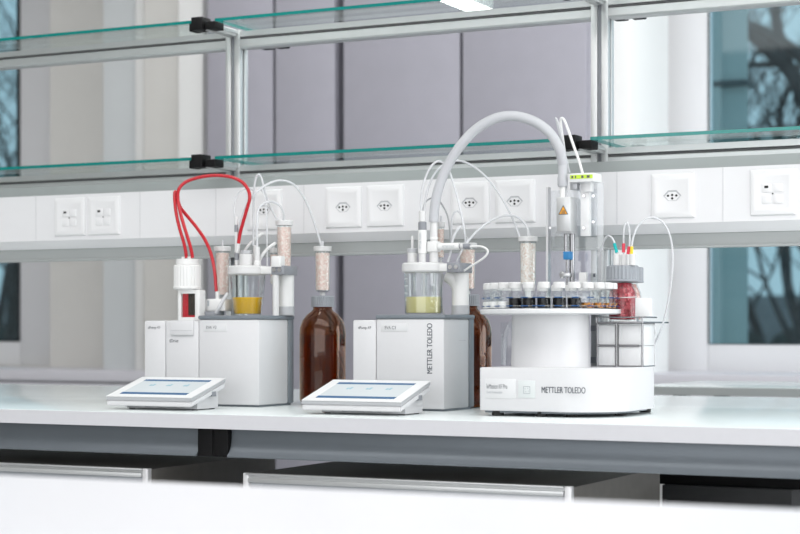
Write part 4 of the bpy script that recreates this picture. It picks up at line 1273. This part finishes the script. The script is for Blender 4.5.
# tubes at the tower
hose([(-1.2420, 0.4250, 1.3099), (-1.2432, 0.4280, 1.3491), (-1.2450, 0.4300, 1.3883), (-1.2523, 0.4300, 1.4276), (-1.2606, 0.4300, 1.4592), (-1.2667, 0.4320, 1.4707), (-1.2666, 0.4360, 1.4641), (-1.2593, 0.4400, 1.4289), (-1.2497, 0.4420, 1.3934), (-1.2431, 0.4440, 1.3640)], .0020, C, 'thin clear tube hooking up beside the end of the thick grey hose')
hose([(-1.2461, 0.4340, 1.3652), (-1.2486, 0.4340, 1.3966), (-1.2536, 0.4340, 1.4319), (-1.2574, 0.4340, 1.4595), (-1.2558, 0.4320, 1.4697), (-1.2492, 0.4300, 1.4664), (-1.2398, 0.4300, 1.4445), (-1.2284, 0.4300, 1.4128), (-1.2181, 0.4300, 1.3852), (-1.2106, 0.4300, 1.3606)], .0027, 'white_ptfe', 'white tube hooking over into the top plate of the tower')
# collared tubes on the small bottle
hose([(-1.1079, 0.3450, 1.1843), (-1.1103, 0.3450, 1.2030), (-1.1158, 0.3470, 1.2201), (-1.1229, 0.3500, 1.2307), (-1.1317, 0.3550, 1.2339), (-1.1404, 0.3600, 1.2278), (-1.1501, 0.3700, 1.2143), (-1.1615, 0.3800, 1.1978)], .0019, C, 'clear tube with teal collar curving left to the tower', collars=[('teal', [(-1.1160, 0.3465, 1.2191), (-1.1105, 0.3450, 1.2015)], .0031)])
hose([(-1.0990, 0.3520, 1.1844), (-1.0998, 0.3520, 1.2199), (-1.0990, 0.3520, 1.2443), (-1.0962, 0.3530, 1.2564), (-1.0926, 0.3540, 1.2569), (-1.0884, 0.3520, 1.2440), (-1.0873, 0.3500, 1.2196), (-1.0896, 0.3500, 1.1991)], .0017, C, 'clear tube in a tall narrow loop with two red collars', collars=[('coral_red', [(-1.1000, 0.3520, 1.2022), (-1.0996, 0.3520, 1.2190)], .0030), ('coral_red', [(-1.0906, 0.3500, 1.1987), (-1.0881, 0.3500, 1.2131)], .0030)])
hose([(-1.0809, 0.3450, 1.1838), (-1.0817, 0.3450, 1.2062), (-1.0797, 0.3450, 1.2248), (-1.0721, 0.3450, 1.2460), (-1.0601, 0.3470, 1.2605), (-1.0466, 0.3500, 1.2662), (-1.0337, 0.3550, 1.2632), (-1.0218, 0.3600, 1.2520), (-1.0138, 0.3650, 1.2316), (-1.0107, 0.3700, 1.2058), (-1.0123, 0.3750, 1.1725), (-1.0186, 0.3800, 1.1317), (-1.0286, 0.3900, 1.0945), (-1.0416, 0.4000, 1.0608), (-1.0567, 0.4100, 1.0344), (-1.0709, 0.4200, 1.0153)], .0019, C, 'long clear tube with yellow collar arching out to the right and down', collars=[('collar_yellow', [(-1.0820, 0.3450, 1.1982), (-1.0811, 0.3450, 1.2127)], .0030)])
